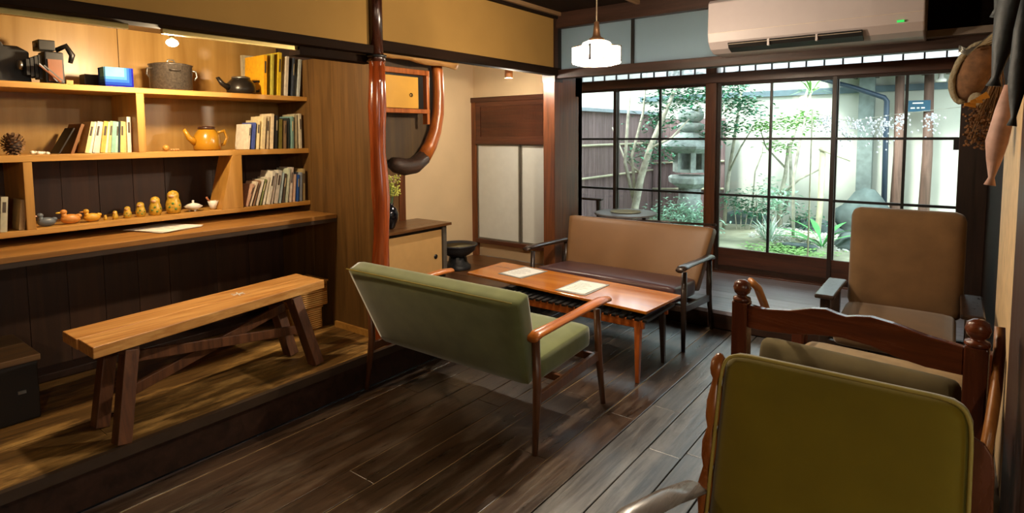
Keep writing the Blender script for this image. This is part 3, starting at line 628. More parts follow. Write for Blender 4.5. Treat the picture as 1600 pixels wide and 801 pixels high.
for k in range(6):
    a = k*1.05+.3; lf.hexa([(-.004,0,0),(.004,0,0),(.01,.02,0),(-.01,.02,0),(-.002,0,.002),(.002,0,.002),(.003,.034,.002),(-.003,.034,.002)]) if k == 0 else None
lf = G()
for k in range(6):
    h = G().bar((0,0,.001),(0,.036,.001),.004,.0015,(0,0,1),.009,.0015).rot('Z', k*1.05+.3); lf.add(h.v, h.f)
tag(lf.mv((-3.10, 1.60, .6435)).build('paper_star', M_paper), 'small white star-shaped paper piece lying on the bench', 'ornament')
M_weave = weave('wicker', 'b4782a', 'f0c070')
for k, (z0, z1, nm) in enumerate(((PZ+.001, .355, 'lower'), (.357, .53, 'upper'))):
    t = thing('wicker_basket', f'{nm} of two stacked golden wicker baskets behind the bench', 'basket', (-3.5, 2.27, z0), 'stacked wicker baskets')
    G().box(-3.62, 2.13+.008*k, z0, -3.41+.025*k, 2.34+.03*k, z1-.012).build('body', M_weave, t, bevel=.008)
    G().box(-3.625, 2.125+.008*k, z1-.014, -3.405+.025*k, 2.345+.03*k, z1).build('rim', M_weave, t, bevel=.003)
tk = thing('wooden_chest', 'dark old wooden chest with a worn top at the left edge', 'chest', (-3.5, .6, PZ))
G().box(-3.82, .1, PZ+.001, -3.38, .78, .47).build('body', wood('trunk_dark', '16100c', '241a12', 'Y', rough=.6), tk, bevel=.006)
for i, (a, b) in enumerate(((-3.83, -3.61), (-3.607, -3.37))): G().box(a, .09, .47, b, .79, .50).build('lid_board', wood('trunk_top', '4a3420', '7a5a34', 'Y', rough=.6, bump=.4), tk, bevel=.004)
G().box(-3.382, .70, .33, -3.374, .73, .345).build('latch', M_chrome, tk)
tag(G().rbox((-3.72, .62, .521), (.05, .07, .02), .012, 5).build('folded_cloth', plain('rag', '6a5236', .9), smooth=True), 'folded brown cloth on the chest at the left edge', 'cloth')

# =================================================================== ALCOVE THINGS
lc = thing('low_cabinet', 'low alcove cabinet with a cream sliding door and brown top', 'cabinet', (-3.95, 3.2, PZ))
G().box(-4.16, 2.50, .675, -3.70, 3.95, .70).build('top', wood('cabinet_top', '5a3a20', '80562e', 'Y', rough=.3, scale=14), lc, bevel=.003)
G().box(-4.16, 2.52, PZ+.001, -3.76, 3.92, .67).build('body', M_black, lc)
for a, b in ((2.55, 3.2), (3.22, 3.86)):
    dr = G().box(-3.757, a, .24, -3.747, b, .64).build('door', plain('cabinet_paper', 'cfa468', .6, noise=.04), lc)
    G().tube([(-3.747, b-.08, .40), (-3.743, b-.08, .40)], .022, 18).build('finger_pull', M_black, dr, smooth=True)
G().box(-3.755, 3.87, PZ+.02, -3.735, 3.915, .67).build('frame_post', plain('grey_frame_paint', '5a544c', .5), lc)
vs = thing('vase', 'glossy black vase on the low cabinet behind the log post', 'vase', (-3.88, 3.36, .70))
G().lathe([(.035,0),(.045,.01),(.075,.09),(.08,.13),(.06,.18),(.035,.20),(.04,.22)], (-3.88, 3.36, .7005), 24).build('body', plain('black_glaze', '0c0e14', .12), vs, smooth=True)
fw = thing('flower_bunch', 'yellow-green and pink flowers standing in the black vase', 'flowers', (-3.88, 3.32, .9))
g = G(); g2 = G(); st = G()
for i in range(260):
    a = random.uniform(0, 6.28); r = random.uniform(0, .08); z = random.uniform(.98, 1.16); c = (-3.88+r*math.cos(a), 3.385+r*math.sin(a), z)
    (g if z < 1.10 or i % 3 else g2).ell(c, (.008, .008, .008), 5, 4)
for i in range(9):
    a = i*.7; st.tube([(-3.88, 3.36, .78), (-3.88+.04*math.cos(a), 3.375+.04*math.sin(a), 1.06)], .002, 5)
st.build('stems', M_leafd, fw); g.build('blossoms', plain('blossom_yellow', 'dce070', .6, noise=.3), fw, kind='stuff'); g2.build('pink_blossoms', plain('blossom_pink', 'd8b8a8', .6), fw, kind='stuff')
bs = thing('iron_basin', 'black iron brazier bowl on a pierced pedestal in the alcove', 'brazier', (-3.86, 4.2, PZ))
G().lathe([(.125,0),(.13,.012),(.125,.035),(.105,.05),(.085,.09),(.075,.115)], (-3.86,4.2,PZ+.001), 32).build('pedestal', M_blk_ir, bs, smooth=True)
G().lathe([(.07,.12),(.12,.145),(.165,.18),(.175,.20),(.178,.22),(.195,.232),(.197,.245),(.18,.246),(.165,.225),(.12,.205),(.01,.20)], (-3.86,4.2,PZ+.001), 36).build('bowl', M_blk_ir, bs, smooth=True)
G().lathe([(.16,.222),(.1,.212),(.01,.211)], (-3.86,4.2,PZ+.005), 30).build('ash_fill', plain('ash', '8a8260', .9, noise=.2), bs, smooth=True)
for k in range(6):
    a = k*1.047+.2; G().bar((-3.86+.088*math.cos(a), 4.2+.088*math.sin(a), PZ+.075), (-3.86+.078*math.cos(a), 4.2+.078*math.sin(a), PZ+.125), .03, .016, (math.cos(a), math.sin(a), 0)).build('pierced_stay', M_black, bs)
# partition with curved log
lp = [(3.14,2.05),(3.16,1.95),(3.165,1.80),(3.155,1.66),(3.12,1.53),(3.07,1.43),(3.0,1.345),(2.91,1.29),(2.82,1.285),(2.74,1.30),(2.70,1.32)]
pl = [(2.44, 2.06)]+[(y-.02, z) for y, z in lp]+[(2.44, 1.32)]
struct(G().prism(pl, 'X', -3.14, -3.115), 'wall_wing', wood('wing_board', '3a2814', '56401f', 'Z', rough=.6), 'dark wing partition behind the curved log')
cl = thing('curved_log', 'naturally curved log with a charred lower end', 'log', (-3.06, 3.0, 1.3))
rr = [.040,.041,.042,.044,.047,.05,.053,.056,.056]
G().tube([(-3.06, y-.02, z) for y, z in lp[:7]], rr[:7], 16).build('bent_trunk', M_curve, cl, smooth=True)
pts = [(-3.06, y-.02, z) for y, z in lp[6:]]
g = G().tube(pts, [.0535,.057,.06,.056,.04], 18)
g.v = [tuple(c+random.uniform(-.003,.003) for c in p) for p in g.v]
g.build('charred_end', M_burnt, cl, smooth=True)
g = G().tube([(-2.93, 2.44+.75*k/10, 2.035-.010*k/10*3) for k in range(11)], [.028+.006*math.sin(k*1.3) for k in range(11)], 12)
g.v = [tuple(c+random.uniform(-.003,.003) for c in p) for p in g.v]
tag(g.build('bark_log_rail', M_bark, smooth=True), 'rough golden log rail under the dark alcove beam', 'log')
hc = thing('hanging_cabinet', 'small hanging alcove cabinet with a golden sliding door', 'cabinet', (-3.1, 2.7, 1.66))
G().box(-3.113, 2.46, 1.92, -2.99, 2.985, 1.955).build('top_rail', M_curve, hc, bevel=.003)
G().box(-3.113, 2.46, 1.655, -2.99, 2.985, 1.685).build('bottom_rail', M_curve, hc, bevel=.003)
G().box(-3.04, 2.96, 1.58, -2.992, 2.984, 1.92).build('end_post', M_curve, hc, bevel=.002)
G().box(-3.113, 2.47, 1.685, -3.03, 2.96, 1.92).build('carcass', M_black, hc)
dr = G().box(-3.03, 2.48, 1.69, -3.018, 2.90, 1.905).build('door', plain('golden_door', 'd8a038', .5, noise=.08, nscale=5), hc)
G().tube([(-3.018, 2.83, 1.78), (-3.012, 2.83, 1.78)], .014, 16).build('finger_pull', M_brass, dr, smooth=True)
al = thing('alcove_downlight', 'small wooden cylinder downlight under the alcove beam', 'light', (-3.1, 4.05, 2.05))
G().lathe([(.001,.10),(.034,.10),(.034,0),(.028,0),(.028,.05),(.001,.05)], (-3.1, 4.05, 1.99), 20, False).build('housing', plain('wood_light', 'c88850', .5), al, smooth=False)
G().tube([(-3.1, 4.05, 2.09), (-3.1, 4.05, CZ)], .006, 8).build('stem', M_black, al)
G().ell((-3.1, 4.05, 2.01), (.02, .02, .018)).build('bulb', glow('small_bulb', 'fff0d8', 4), al, smooth=True)
point('alcove_bulb', (-3.1, 4.05, 1.985), ALCOVE_W, (1, .86, .68), .025)

# =================================================================== SOFAS
def sofa(name, label, x0, x1, yf, face, fab, seatm, armm, legm, frontlegs, z0=0, backtop=.80):
    """face=+1: seat opens to +Y.  yf(t): t=0 rear foot, 1 front foot"""
    def Y(t): return yf[0]+(yf[1]-yf[0])*t
    s = face
    t = thing(name, label, 'sofa', ((x0+x1)/2, (yf[0]+yf[1])/2, z0))
    # backrest: leaning slab
    yb, yt = yf[0]+s*.10, yf[0]-s*.10
    W0, W1 = (x1-x0)/2-.075, (x1-x0)/2-.005
    g = G().rbox((0,0,0), (1, .055, .25), .03, 10, (0,.018,0))
    out = []
    for p in g.v:
        q = (p[2]+.25)/.5; wv = (W0+(W1-W0)*q)
        out.append((p[0]*wv if abs(p[0]) < 1 else math.copysign(wv, p[0]), p[1], p[2]))
    g.v = out
    lean = math.atan2((yf[0]+.10*s)-(yf[0]-.10*s), .5)*1
    g.rot('X', math.atan2(yb-yt, backtop-.30)); g.mv(((x0+x1)/2, (yb+yt)/2, (backtop-.01+.285)/2))
    b = g.build('backrest', fab, t, smooth=True)
    # seat cushion
    g = G().rbox(((x0+x1)/2, (yf[0]+yf[1])/2+s*.07, .355), ((x1-x0)/2-.075, abs(yf[1]-yf[0])/2-.055, .065), .03, 9, (0,0,.018))
    g.rot('X', s*.06, ((x0+x1)/2, (yf[0]+yf[1])/2, .33)); sc_ = g.build('seat_cushion', seatm, t, smooth=True)
    # piping on back top edge
    for dx, x in ((-1, x0), (1, x1)):
        sx = x-dx*.035
        G().tube([(x+dx*.0, Y(-.02), z0), (x-dx*.012, Y(.04), .30), (x-dx*.015, Y(.03), .555)], [.014,.021,.02], 12).build('leg', legm, t, smooth=True)
        if dx in frontlegs or True:
            G().tube([(x, Y(1.02), z0), (x-dx*.012, Y(.97), .30), (x-dx*.015, Y(.95), .545)], [.014,.021,.019], 12).build('leg', legm, t, smooth=True)
        # armrest: flat, paddle-shaped
        pts = [(x-dx*.012, Y(a), z) for a, z in ((-.03,.558),(.03,.570),(.3,.572),(.6,.578),(.85,.584),(1.02,.585),(1.13,.577))]
        g = G(); P = []; wd = [.034,.040,.033,.031,.036,.040,.028]; n = 14; th = .0165
        for (px_, py_, pz_), w_ in zip(pts, wd):
            P.append([(px_+w_*math.cos(2*math.pi*k/n), py_, pz_+th*math.sin(2*math.pi*k/n)) for k in range(n)])
        V = [v for r in P for v in r]; Fc = [(i*n+k, i*n+(k+1) % n, (i+1)*n+(k+1) % n, (i+1)*n+k) for i in range(len(P)-1) for k in range(n)]
        Fc += [tuple(range(n-1,-1,-1)), tuple((len(P)-1)*n+k for k in range(n))]
        if s < 0: Fc = [tuple(reversed(f)) for f in Fc]
        g.add(V, Fc).build('armrest', armm, t, smooth=True)
        G().bar((x-dx*.014, Y(.03), .25), (x-dx*.014, Y(.96), .285), .022, .05).build('side_rail', legm, t, bevel=.003)
    G().box(x0+.02, Y(.93)-.012, .26, x1-.02, Y(.93)+.012, .30).build('front_rail', legm, t, bevel=.003)
    G().box(x0+.02, Y(.42)-.012, .25, x1-.02, Y(.42)+.012, .285).build('rear_rail', legm, t, bevel=.003)
    # seam along the top rear edge and tack heads down the side of the back
    ys = (yt-s*.045); 
    G().tube([((x0+x1)/2-W1+.02, yt-s*.053, backtop-.045), ((x0+x1)/2+W1-.02, yt-s*.053, backtop-.045 if fab is M_green else backtop-.012)], .0035 if fab is M_green else .010, 6).build('seam', legm if fab is M_tan else M_pipe_g, b, smooth=True)
    return t
gs = sofa('loveseat', 'green velvet two-seat sofa with wooden arms, seen from behind', -2.74, -1.52, (2.18, 2.82), 1, M_green, M_green, M_sofaw, M_leg, (-1, 1))
br = sofa('loveseat', 'tan vinyl two-seat sofa with dark arms by the veranda step', -2.76, -1.45, (4.43, 3.87), -1, M_tan, M_maroon, M_sofaw_d, M_sofaw_d, (-1, 1), backtop=.80)

# =================================================================== TABLES
tb = thing('coffee_table', 'low orange coffee table with a slatted shelf under its long top', 'table', (-2.1, 3.5, 0))
G().prism([(-2.99,3.36),(-1.44,3.22),(-1.41,3.70),(-2.99,3.82)], 'Z', .422, .440).build('tabletop', M_table, tb, bevel=.003)
G().box(-3.0, 3.37, .418, -2.985, 3.80, .438).build('end_strip', M_sofaw, tb)
for y in (3.24, 3.60): G().box(-2.62, y-.012, .325, -1.46, y+.012, .375).build('rail', wood('orange_rail', '9a4c18', 'b8622a', 'X', rough=.3), tb, bevel=.002)
k = -2.60
while k < -1.42:
    G().box(k, 3.20, .378, k+.028, 3.64, .392).build('slat', M_black, tb); k += .052
for x in (-2.58, -1.50):
    G().box(x-.012, 3.24, .33, x+.012, 3.60, .37).build('end_rail', M_sofaw_d, tb)
    for y, yy in ((3.24, 3.195), (3.60, 3.585)):
        G().bar((x, y, .375), (x+(.02 if x > -2 else -.02), yy, 0), .04, .04, (0,1,0), .024, .024).build('leg', wood('orange_leg', '8a4418', 'ac5c28', 'Z', rough=.3) if y < 3.4 else M_sofaw_d, tb, bevel=.003)
for x in (-2.5, -1.6):
    G().box(x-.02, 3.26, .392, x+.02, 3.62, .422).build('spacer', M_black, tb)
M_mat = plain('grey_board', '8c8a84', .5)
sheets('menu_card', 'white menu card on a grey board, farther from the window end of the table', (-2.63, 3.60, .4405), .20, .27, -.1, 1, M_mat)
sheets('menu_card', 'white menu card on a grey board, nearest the green sofa arm', (-2.03, 3.48, .4405), .20, .30, 0, 2, M_mat)
rtb = thing('round_table', 'round pale-topped veranda table with dark legs', 'table', (-2.66, 5.42, EZ))
G().lathe([(.30,0),(.315,.006),(.315,.02),(.30,.024),(.001,.024)], (-2.66,5.42,.685), 40).build('tabletop', plain('round_top', '8c8684', .35), rtb, smooth=False)
G().lathe([(.18,.675),(.2,.68),(.2,.685),(.001,.685)], (-2.66,5.42,0), 30).build('apron', M_black, rtb)
for a in (.5, 2.07, 3.64, 5.21):
    G().tube([(-2.66+.18*math.cos(a), 5.42+.18*math.sin(a), .675), (-2.66+.25*math.cos(a), 5.42+.25*math.sin(a), EZ)], [.02,.014], 10).build('leg', M_sofaw_d, rtb, smooth=True)
tag(G().lathe([(.09,0),(.15,.004),(.155,.008),(.001,.006)], (-2.66,5.42,.7095), 30).build('straw_mat', plain('straw', 'd0c8a0', .8)), 'round straw mat on the veranda table', 'mat')
vc = thing('armchair', 'dark wooden armchair on the veranda behind the corner post', 'chair', (-3.3, 5.3, EZ))
for y in (5.06, 5.61):
    G().box(-3.50, y-.03, .785, -3.03, y+.03, .807).build('armrest', M_sofaw_d, vc, bevel=.006)
    for x in (-3.08, -3.46): G().bar((x, y, .785), (x+(.02 if x > -3.2 else -.02), y, EZ), .04, .035, (0,1,0), .028, .025).build('leg', M_sofaw_d, vc, bevel=.003)
G().rbox((-3.22, 5.335, .52), (.21, .24, .05), .03, 6).build('seat', M_maroon, vc, smooth=True)
G().rbox((0,0,0), (.21, .04, .24), .03, 6).rot('Z', 1.57).rot('Y', -.2).mv((-3.45, 5.335, .80)).build('backrest', M_tan, vc, smooth=True)

# =================================================================== RIGHT-HAND CHAIRS
# chair three: brown-grey high back, faces the viewer
c3 = thing('armchair', 'brown-grey velvet high-backed armchair before the veranda windows', 'chair', (-.22, 3.95, 0))
g = G().rbox((0,0,0), (.285, .06, .31), .055, 12, (0,.02,0)).rot('X', -.10).mv((-.218, 4.15, .735))
g.build('backrest', M_grey, c3, smooth=True)
G().rbox((-.235, 3.86, .40), (.275, .27, .06), .045, 10, (0,0,.015)).rot('X', .05, (-.235,3.9,.4)).build('seat_cushion', M_grey, c3, smooth=True)
for x in (-.56, .10):
    G().box(x-.05, 3.64, .565, x+.05, 4.12, .59).build('armrest', M_sofaw_d, c3, bevel=.008)
    for y in (3.70, 4.06): G().box(x-.025, y-.025, 0, x+.025, y+.025, .565).build('leg', M_sofaw_d, c3, bevel=.003)
    G().box(x-.015, 3.72, .28, x+.015, 4.04, .34).build('side_rail', M_sofaw_d, c3)
for y in (3.68, 4.08): G().box(-.54, y-.015, .27, .08, y+.015, .33).build('seat_rail', M_sofaw_d, c3)
# chair two: carved wooden frame, seen from behind
M_c2 = wood('red_brown_chair', '3c1a0e', '6a3418', 'X', rough=.25, scale=12, bump=.05)
M_c2z = wood('red_brown_post', '3c1a0e', '62301a', 'Z', rough=.25, scale=12, bump=.05)
c2 = thing('armchair', 'red-brown wooden armchair with wavy top rail and ball finials, seen from behind', 'chair', (-.3, 2.75, 0))
for x in (-.695, .085):
    G().box(x-.032, 2.43, 0, x+.032, 2.49, .80).build('post', M_c2z, c2, bevel=.006)
    G().lathe([(.033,.80),(.036,.805),(.034,.815),(.02,.82),(.018,.825),(.03,.835),(.036,.855),(.030,.878),(.015,.888),(.001,.89)], (x, 2.46, 0), 20).build('ball_finial', M_c2, c2, smooth=True)
top = [(-.663,.79),(-.60,.785),(-.50,.80),(-.42,.825),(-.37,.832),(-.33,.822),(-.30,.818),(-.27,.826),(-.22,.834),(-.15,.825),(-.05,.803),(.053,.79)]
bot = [(.053,.695),(-.05,.695),(-.14,.708),(-.22,.728),(-.31,.735),(-.40,.725),(-.5,.705),(-.60,.695),(-.663,.695)]
G().prism(top+bot, 'Y', 2.442, 2.475).build('wavy_top_rail', M_c2, c2, bevel=.004)
G().box(-.663, 2.445, .43, .053, 2.475, .50).build('lower_rail', M_c2, c2, bevel=.003)
g = G().rbox((0,0,0), (.345, .045, .135), .04, 12, (0,.03,0)).rot('X', -.25).mv((-.305, 2.545, .50)); g.build('back_cushion', plain('khaki_cloth', '5c5030', .9, noise=.25, nscale=6, bump=.5), c2, smooth=True)
G().rbox((-.305, 2.88, .41), (.345, .30, .06), .05, 10, (0,0,.02)).build('seat_cushion', plain('pale_seat', '9c8460', .8, noise=.2), c2, smooth=True)
for x, sg in ((-.71, -1), (.135, 1)):
    pts = [(x, 2.52, .86), (x+sg*.004, 2.50, .78), (x+sg*.006, 2.42, .68), (x+sg*.004, 2.33, .60), (x, 2.27, .53), (x-sg*.006, 2.28, .49), (x-sg*.01, 2.33, .47)] if sg > 0 else [(x+.03, 2.52, .87), (x+.04, 2.56, .84), (x+.045, 2.62, .76), (x+.045, 2.7, .66), (x+.03, 2.9, .60), (x+.03, 3.1, .58)]
    G().tube(pts, [.026]+[.03]*(len(pts)-2)+[.02], 12, sx=.55).build('curved_side', wood('honey_side', '8a5424', 'b87838', 'Z', rough=.35), c2, smooth=True)
for x in (-.68, .07):
    G().box(x-.03, 2.5, .33, x+.03, 3.14, .37).build('side_rail', M_c2, c2)
    G().box(x-.03, 3.12, 0, x+.03, 3.18, .58).build('front_leg', M_c2z, c2, bevel=.004)
c2.rotation_euler.z = -.12; c2.location.x += .034
# chair one: olive velvet, faces the viewer
M_c1 = wood('turned_wood', '6a3414', 'a0602a', 'Z', rough=.28, scale=14, bump=.05)
c1 = thing('armchair', 'olive green velvet armchair with turned posts, nearest the viewer', 'chair', (-.2, 1.3, 0))
TH = math.radians(-16)
g = G().rbox((0,0,0), (.262, .05, .30), .05, 14, (0,.02,0)).rot('X', TH).mv((-.208, 1.485, .635)); g.build('backrest', M_green2, c1, smooth=True)
# piping round the front face of the cushion
P = []
for a in range(64):
    t = a/64*2*math.pi; cx, cz = math.cos(t), math.sin(t); e = .16
    P.append(Vector((math.copysign(abs(cx)**e, cx)*.258, -.040, math.copysign(abs(cz)**e, cz)*.296)))
M = Matrix.Translation((-.208, 1.485, .635)) @ Matrix.Rotation(TH, 4, 'X')
G().tube([M @ p for p in P+[P[0]]], .0045, 6, cap=False).build('piping', M_pipe_g, c1, smooth=True)
def spindle(x):
    prof = [(.018,0),(.018,.40),(.014,.42),(.020,.45),(.022,.50),(.014,.53),(.020,.56),(.024,.60),(.014,.64),(.022,.665),(.024,.70),(.014,.735),(.022,.76),(.023,.80),(.015,.84),(.013,.855),(.020,.865),(.024,.88),(.022,.90),(.010,.915),(.001,.918)]
    g = G().lathe(prof, (0,0,0), 16)
    g.v = [(a, b+(max(0, c-.35))*.28, c) for a, b, c in g.v]
    g.v = [(a*.85, b, c) for a, b, c in g.v]
    return g.mv((x, 1.385, 0))
for x in (-.480,): spindle(x).build('turned_post', M_c1, c1, smooth=True)
G().prism([(.02,.36),(.092,.36),(.092,.80),(.088,.83),(.075,.85),(.055,.86),(.02,.86)], 'Y', 1.40, 1.43).rot('X', TH, (.05, 1.42, .4)).mv((0,.03,0)).build('side_post', M_c2z, c1, bevel=.004)
G().box(.055, 1.38, 0, .095, 1.43, .42).build('rear_leg', M_c2z, c1, bevel=.004)
for x, dx in ((-.50, -1), (.10, 1)):
    pts = [Vector((x, 1.44, .59)), Vector((x+dx*.035, 1.34, .60)), Vector((x+dx*.075, 1.22, .602)), Vector((x+dx*.09, 1.10, .595)), Vector((x+dx*.08, 1.0, .575))]
    if dx > 0: pts = [Vector((min(p.x, .13), p.y, p.z)) for p in pts]
    g = G()
    n = 10; rings = []
    for p in pts: rings += [(p.x+.035*math.cos(2*math.pi*k/n), p.y, p.z+.014*math.sin(2*math.pi*k/n)) for k in range(n)]
    g.add(rings, [(i*n+(k+1) % n, i*n+k, (i+1)*n+k, (i+1)*n+(k+1) % n) for i in range(len(pts)-1) for k in range(n)]+[tuple(range(n)), tuple((len(pts)-1)*n+k for k in range(n-1,-1,-1))])
    g.build('armrest', wood('grey_arm', '5c5450', '7c746c', 'Y', rough=.25), c1, smooth=True)
    G().tube([(min(x+dx*.08, .13), 1.03, 0), (min(x+dx*.08, .13), 1.03, .575)], .02, 10).build('front_leg', M_c1, c1, smooth=True)
G().rbox((-.208, 1.17, .40), (.26, .24, .05), .04, 8, (0,0,.015)).build('seat_cushion', M_green2, c1, smooth=True)
for x in (-.49, .09): G().box(x-.015, 1.02, .30, x+.015, 1.42, .35).build('side_rail', M_c1, c1)
for y in (.95, 1.40): G().box(-.48, y-.012, .30, .08, y+.012, .35).build('seat_rail', M_c1, c1)

# =================================================================== LAMPS, AIR CONDITIONER
def pendant(loc, label, watts):
    x, y, z = loc     # z = centre of drum
    t = thing('pendant_lamp', label, 'lamp', loc)
    s = 1.0
    G().lathe([(.02,-.068),(.10,-.066),(.135,-.056),(.138,-.045),(.138,.03),(.125,.037),(.085,.040),(.078,.058),(.055,.068),(.035,.070)], loc, 40).build('glass_shade', milky('opal_glass', 'fff6e4', transp=.5, emit=.3, diff=.2), t, smooth=True)
    G().lathe([(.1395,-.047),(.142,-.044),(.1395,-.041)], loc, 40, False).build('gold_ring', M_brass, t, smooth=True)
    G().lathe([(.1395,.028),(.141,.031),(.1395,.034)], loc, 40, False).build('gold_ring', M_brass, t, smooth=True)
    for k in range(4):
        a = k*1.57+.25; G().bar((x+.141*math.cos(a), y+.141*math.sin(a), z-.052), (x+.141*math.cos(a), y+.141*math.sin(a), z+.038), .013, .005, (math.cos(a), math.sin(a), 0)).build('rib', M_blk_ir, t)
    G().lathe([(.045,.068),(.048,.075),(.04,.085),(.028,.09),(.022,.10),(.018,.13),(.014,.175),(.006,.18)], loc, 20).build('socket_cap', plain('socket_bronze', '6a4c34', .35, metal=.5), t, smooth=True)
    G().tube([(x, y, z+.17), (x, y, CZ-.03)], .004, 8).build('cord', plain('cord_tan', '8c7c68', .5), t, smooth=True)
    G().lathe([(.04,-.02),(.045,-.005),(.045,0)], (x, y, CZ), 18).build('ceiling_cup', M_blk_ir, t, smooth=True)
    point('pendant_bulb', (x, y, z-.005), watts, (1, .83, .62), .03)
pendant((-1.663, 3.0, 1.962), 'white opal glass pendant lamp with gold rings, in front of the transom', PEND_W)
pendant((-1.25, 2.38, 2.26), 'second opal pendant lamp hanging just above the picture', PEND_W*.38)
pendant((1.3, -1.1, 2.15), 'third opal pendant lamp behind the viewer', REAR_W)
ac = thing('air_conditioner', 'cream wall-mounted air conditioner with an open louvre', 'air conditioner', (-.78, 4.25, 2.1))
prof = [(4.40,2.40),(4.07,2.40),(4.045,2.38),(4.04,2.18),(4.055,2.12),(4.10,2.075),(4.17,2.052),(4.40,2.05)]
G().prism(prof, 'X', -1.385, -.17).build('body', M_ac, ac, bevel=.008)
G().hexa([(-1.25,4.075,2.075),(-.47,4.075,2.075),(-.47,4.14,2.053),(-1.25,4.14,2.053),(-1.25,4.051,2.108),(-.47,4.051,2.108),(-.47,4.16,2.09),(-1.25,4.16,2.09)]).mv((0,-.006,-.002)).build('air_slot', M_black, ac)
for k in range(2): G().box(-1.245, 4.046+k*.026, 2.098-k*.018, -.475, 4.062+k*.026, 2.101-k*.018).rot('X', .6, (-1,4.055+k*.026,2.1-k*.018)).build('louvre', plain('louvre_grey', '9a8c7c', .4), ac)
for x in (-1.0, -.72): G().box(x, 4.045, 2.066, x+.012, 4.08, 2.108).build('louvre_clip', M_ac, ac)
G().box(-.30, 4.038, 2.125, -.265, 4.043, 2.137).build('indicator', glow('green_led', '40e060', 1.0), ac)
G().box(-1.38, 4.0375, 2.175, -.175, 4.041, 2.178).build('panel_line', plain('ac_line', 'b8a898', .5), ac)
G().box(-.17, 4.30, 2.06, .15, 4.38, 2.10).build('pipe_cover', plain('pipe_cover', '6a5c50', .5), ac)

# =================================================================== HANGING THINGS AT THE RIGHT
hr = thing('hook_rack', 'dark board with curved metal hooks at the right wall', 'hook rack', (.1, 3.7, 1.9))
G().box(.165, 2.5, 2.02, .168+.03, 3.95, 2.09).build('board', M_dark, hr, bevel=.003)
for k in range(5):
    y = 3.9-k*.12
    z = 2.03-k*.0
    G().tube([(.17, y, 2.03), (.12, y, 1.95), (.02, y, 1.93-.02*k), (-.01, y, 1.95-.02*k)], .005, 6).build('hook', M_chrome, hr, smooth=True)
ht = thing('knitted_cap', 'brown felt cap with a fuzzy pale brim hanging at the right', 'hat', (0, 3.9, 1.78))
g = G().ell((0,0,0), (.085, .07, .15), 22, 14); g.v = [(x*(.85+.25*(z > 0)*z/.15), y, z) for x, y, z in g.v]
g.rot('Y', .30).mv((.055, 3.86, 1.80)).build('crown', plain('felt_brown', '6e4e34', .95, noise=.3, bump=.6, nscale=30), ht, smooth=True)
ring = []
for k in range(17):
    a = math.radians(80+k*12.5); ring.append(Vector((.080*math.cos(a), 0, .152*math.sin(a))))
g = G().tube([Matrix.Rotation(.30, 3, 'Y') @ p + Vector((.055, 3.825, 1.80)) for p in ring], [.006]+[.014]*15+[.008], 10); g.v = [tuple(c+random.uniform(-.003,.003) for c in p) for p in g.v]
g.build('fleece_brim', plain('fleece', '8c8068', .98, bump=1, nscale=60), ht, smooth=True)
G().ell((.07, 3.80, 1.655), (.035, .03, .045), 12, 8).build('ear_flap', plain('fleece', '8c8068', .98), ht, smooth=True)
dfl = thing('dried_flowers', 'hanging bunch of dried brown flowers', 'dried flowers', (.12, 3.3, 1.8))
st = G(); hd = G()
for i in range(46):
    a = random.uniform(0, 6.28); r = random.uniform(.01, .075); e = Vector((.09+r*math.cos(a), 3.32+r*math.sin(a), 1.50+random.uniform(-.07,.13)))
    st.tube([(.14, 3.30, 1.80), ((.14+e.x)/2+.01, (3.32+e.y)/2, 1.68), e], .0018, 4)
    for j in range(7): hd.ell(e+Vector([random.uniform(-.025,.025) for _ in range(3)]), (.007, .007, .006), 5, 3)
st.build('stems', plain('dry_stem', '6a4c2a', .9), dfl, kind='stuff'); hd.build('flower_heads', plain('dry_heads', '6c4a2c', .9, noise=.4), dfl, kind='stuff')
G().tube([(.14, 3.30, 1.78), (.16, 3.30, 2.04)], .002, 5).build('string', M_trunk, dfl)
for k in range(3): G().bar((.10-.02*k, 3.28, 1.66-.02*k), (.06-.02*k, 3.26, 1.64-.01*k), .03, .003, (0,1,0), .012, .002).build('dry_leaf', plain('dry_leaf', 'b8822c', .8), dfl)
M_pod = plain('dark_pod', '2e3438', .6, noise=.4, nscale=18, bump=.5); M_pod2 = plain('pink_pod', 'b89080', .6, noise=.3, nscale=14, bump=.3)
pods = [((.145,3.02,2.42),(.14,3.02,2.28),(.125,3.02,2.14),(.105,3.02,1.98),.040,M_pod,'upper dark dried fish-shaped pod beside the hook rack'),
        ((.175,2.84,2.42),(.165,2.84,2.15),(.135,2.84,1.92),(.105,2.84,1.70),.052,M_pod,'longest dark dried pod hanging at the right edge'),
        ((.172,2.70,2.0),(.165,2.70,1.85),(.16,2.70,1.68),(.155,2.70,1.55),.032,M_pod,'small dark dried pod nearest the cream partition'),
        ((.15,2.98,1.68),(.145,2.98,1.58),(.125,2.98,1.46),(.115,2.98,1.32),.042,M_pod2,'pink and grey dried pod below the dark ones')]
for a, b, c, d, r, m, lab in pods:
    t = thing('dried_pod', lab, 'dried pod', a, 'dried pods hanging at the right')
    G().tube([a, b, c, ((Vector(c)+Vector(d))/2), d, Vector(d)+Vector((-.004,0,-.03))], [r*.35, r*.9, r, r*.7, r*.28, r*.55], 12, sx=.85).build('body', m, t, smooth=True)
    G().tube([a, (.185, a[1], 2.05 if a[2] < 2.1 else CZ)], .003, 6).build('string', M_trunk, t)

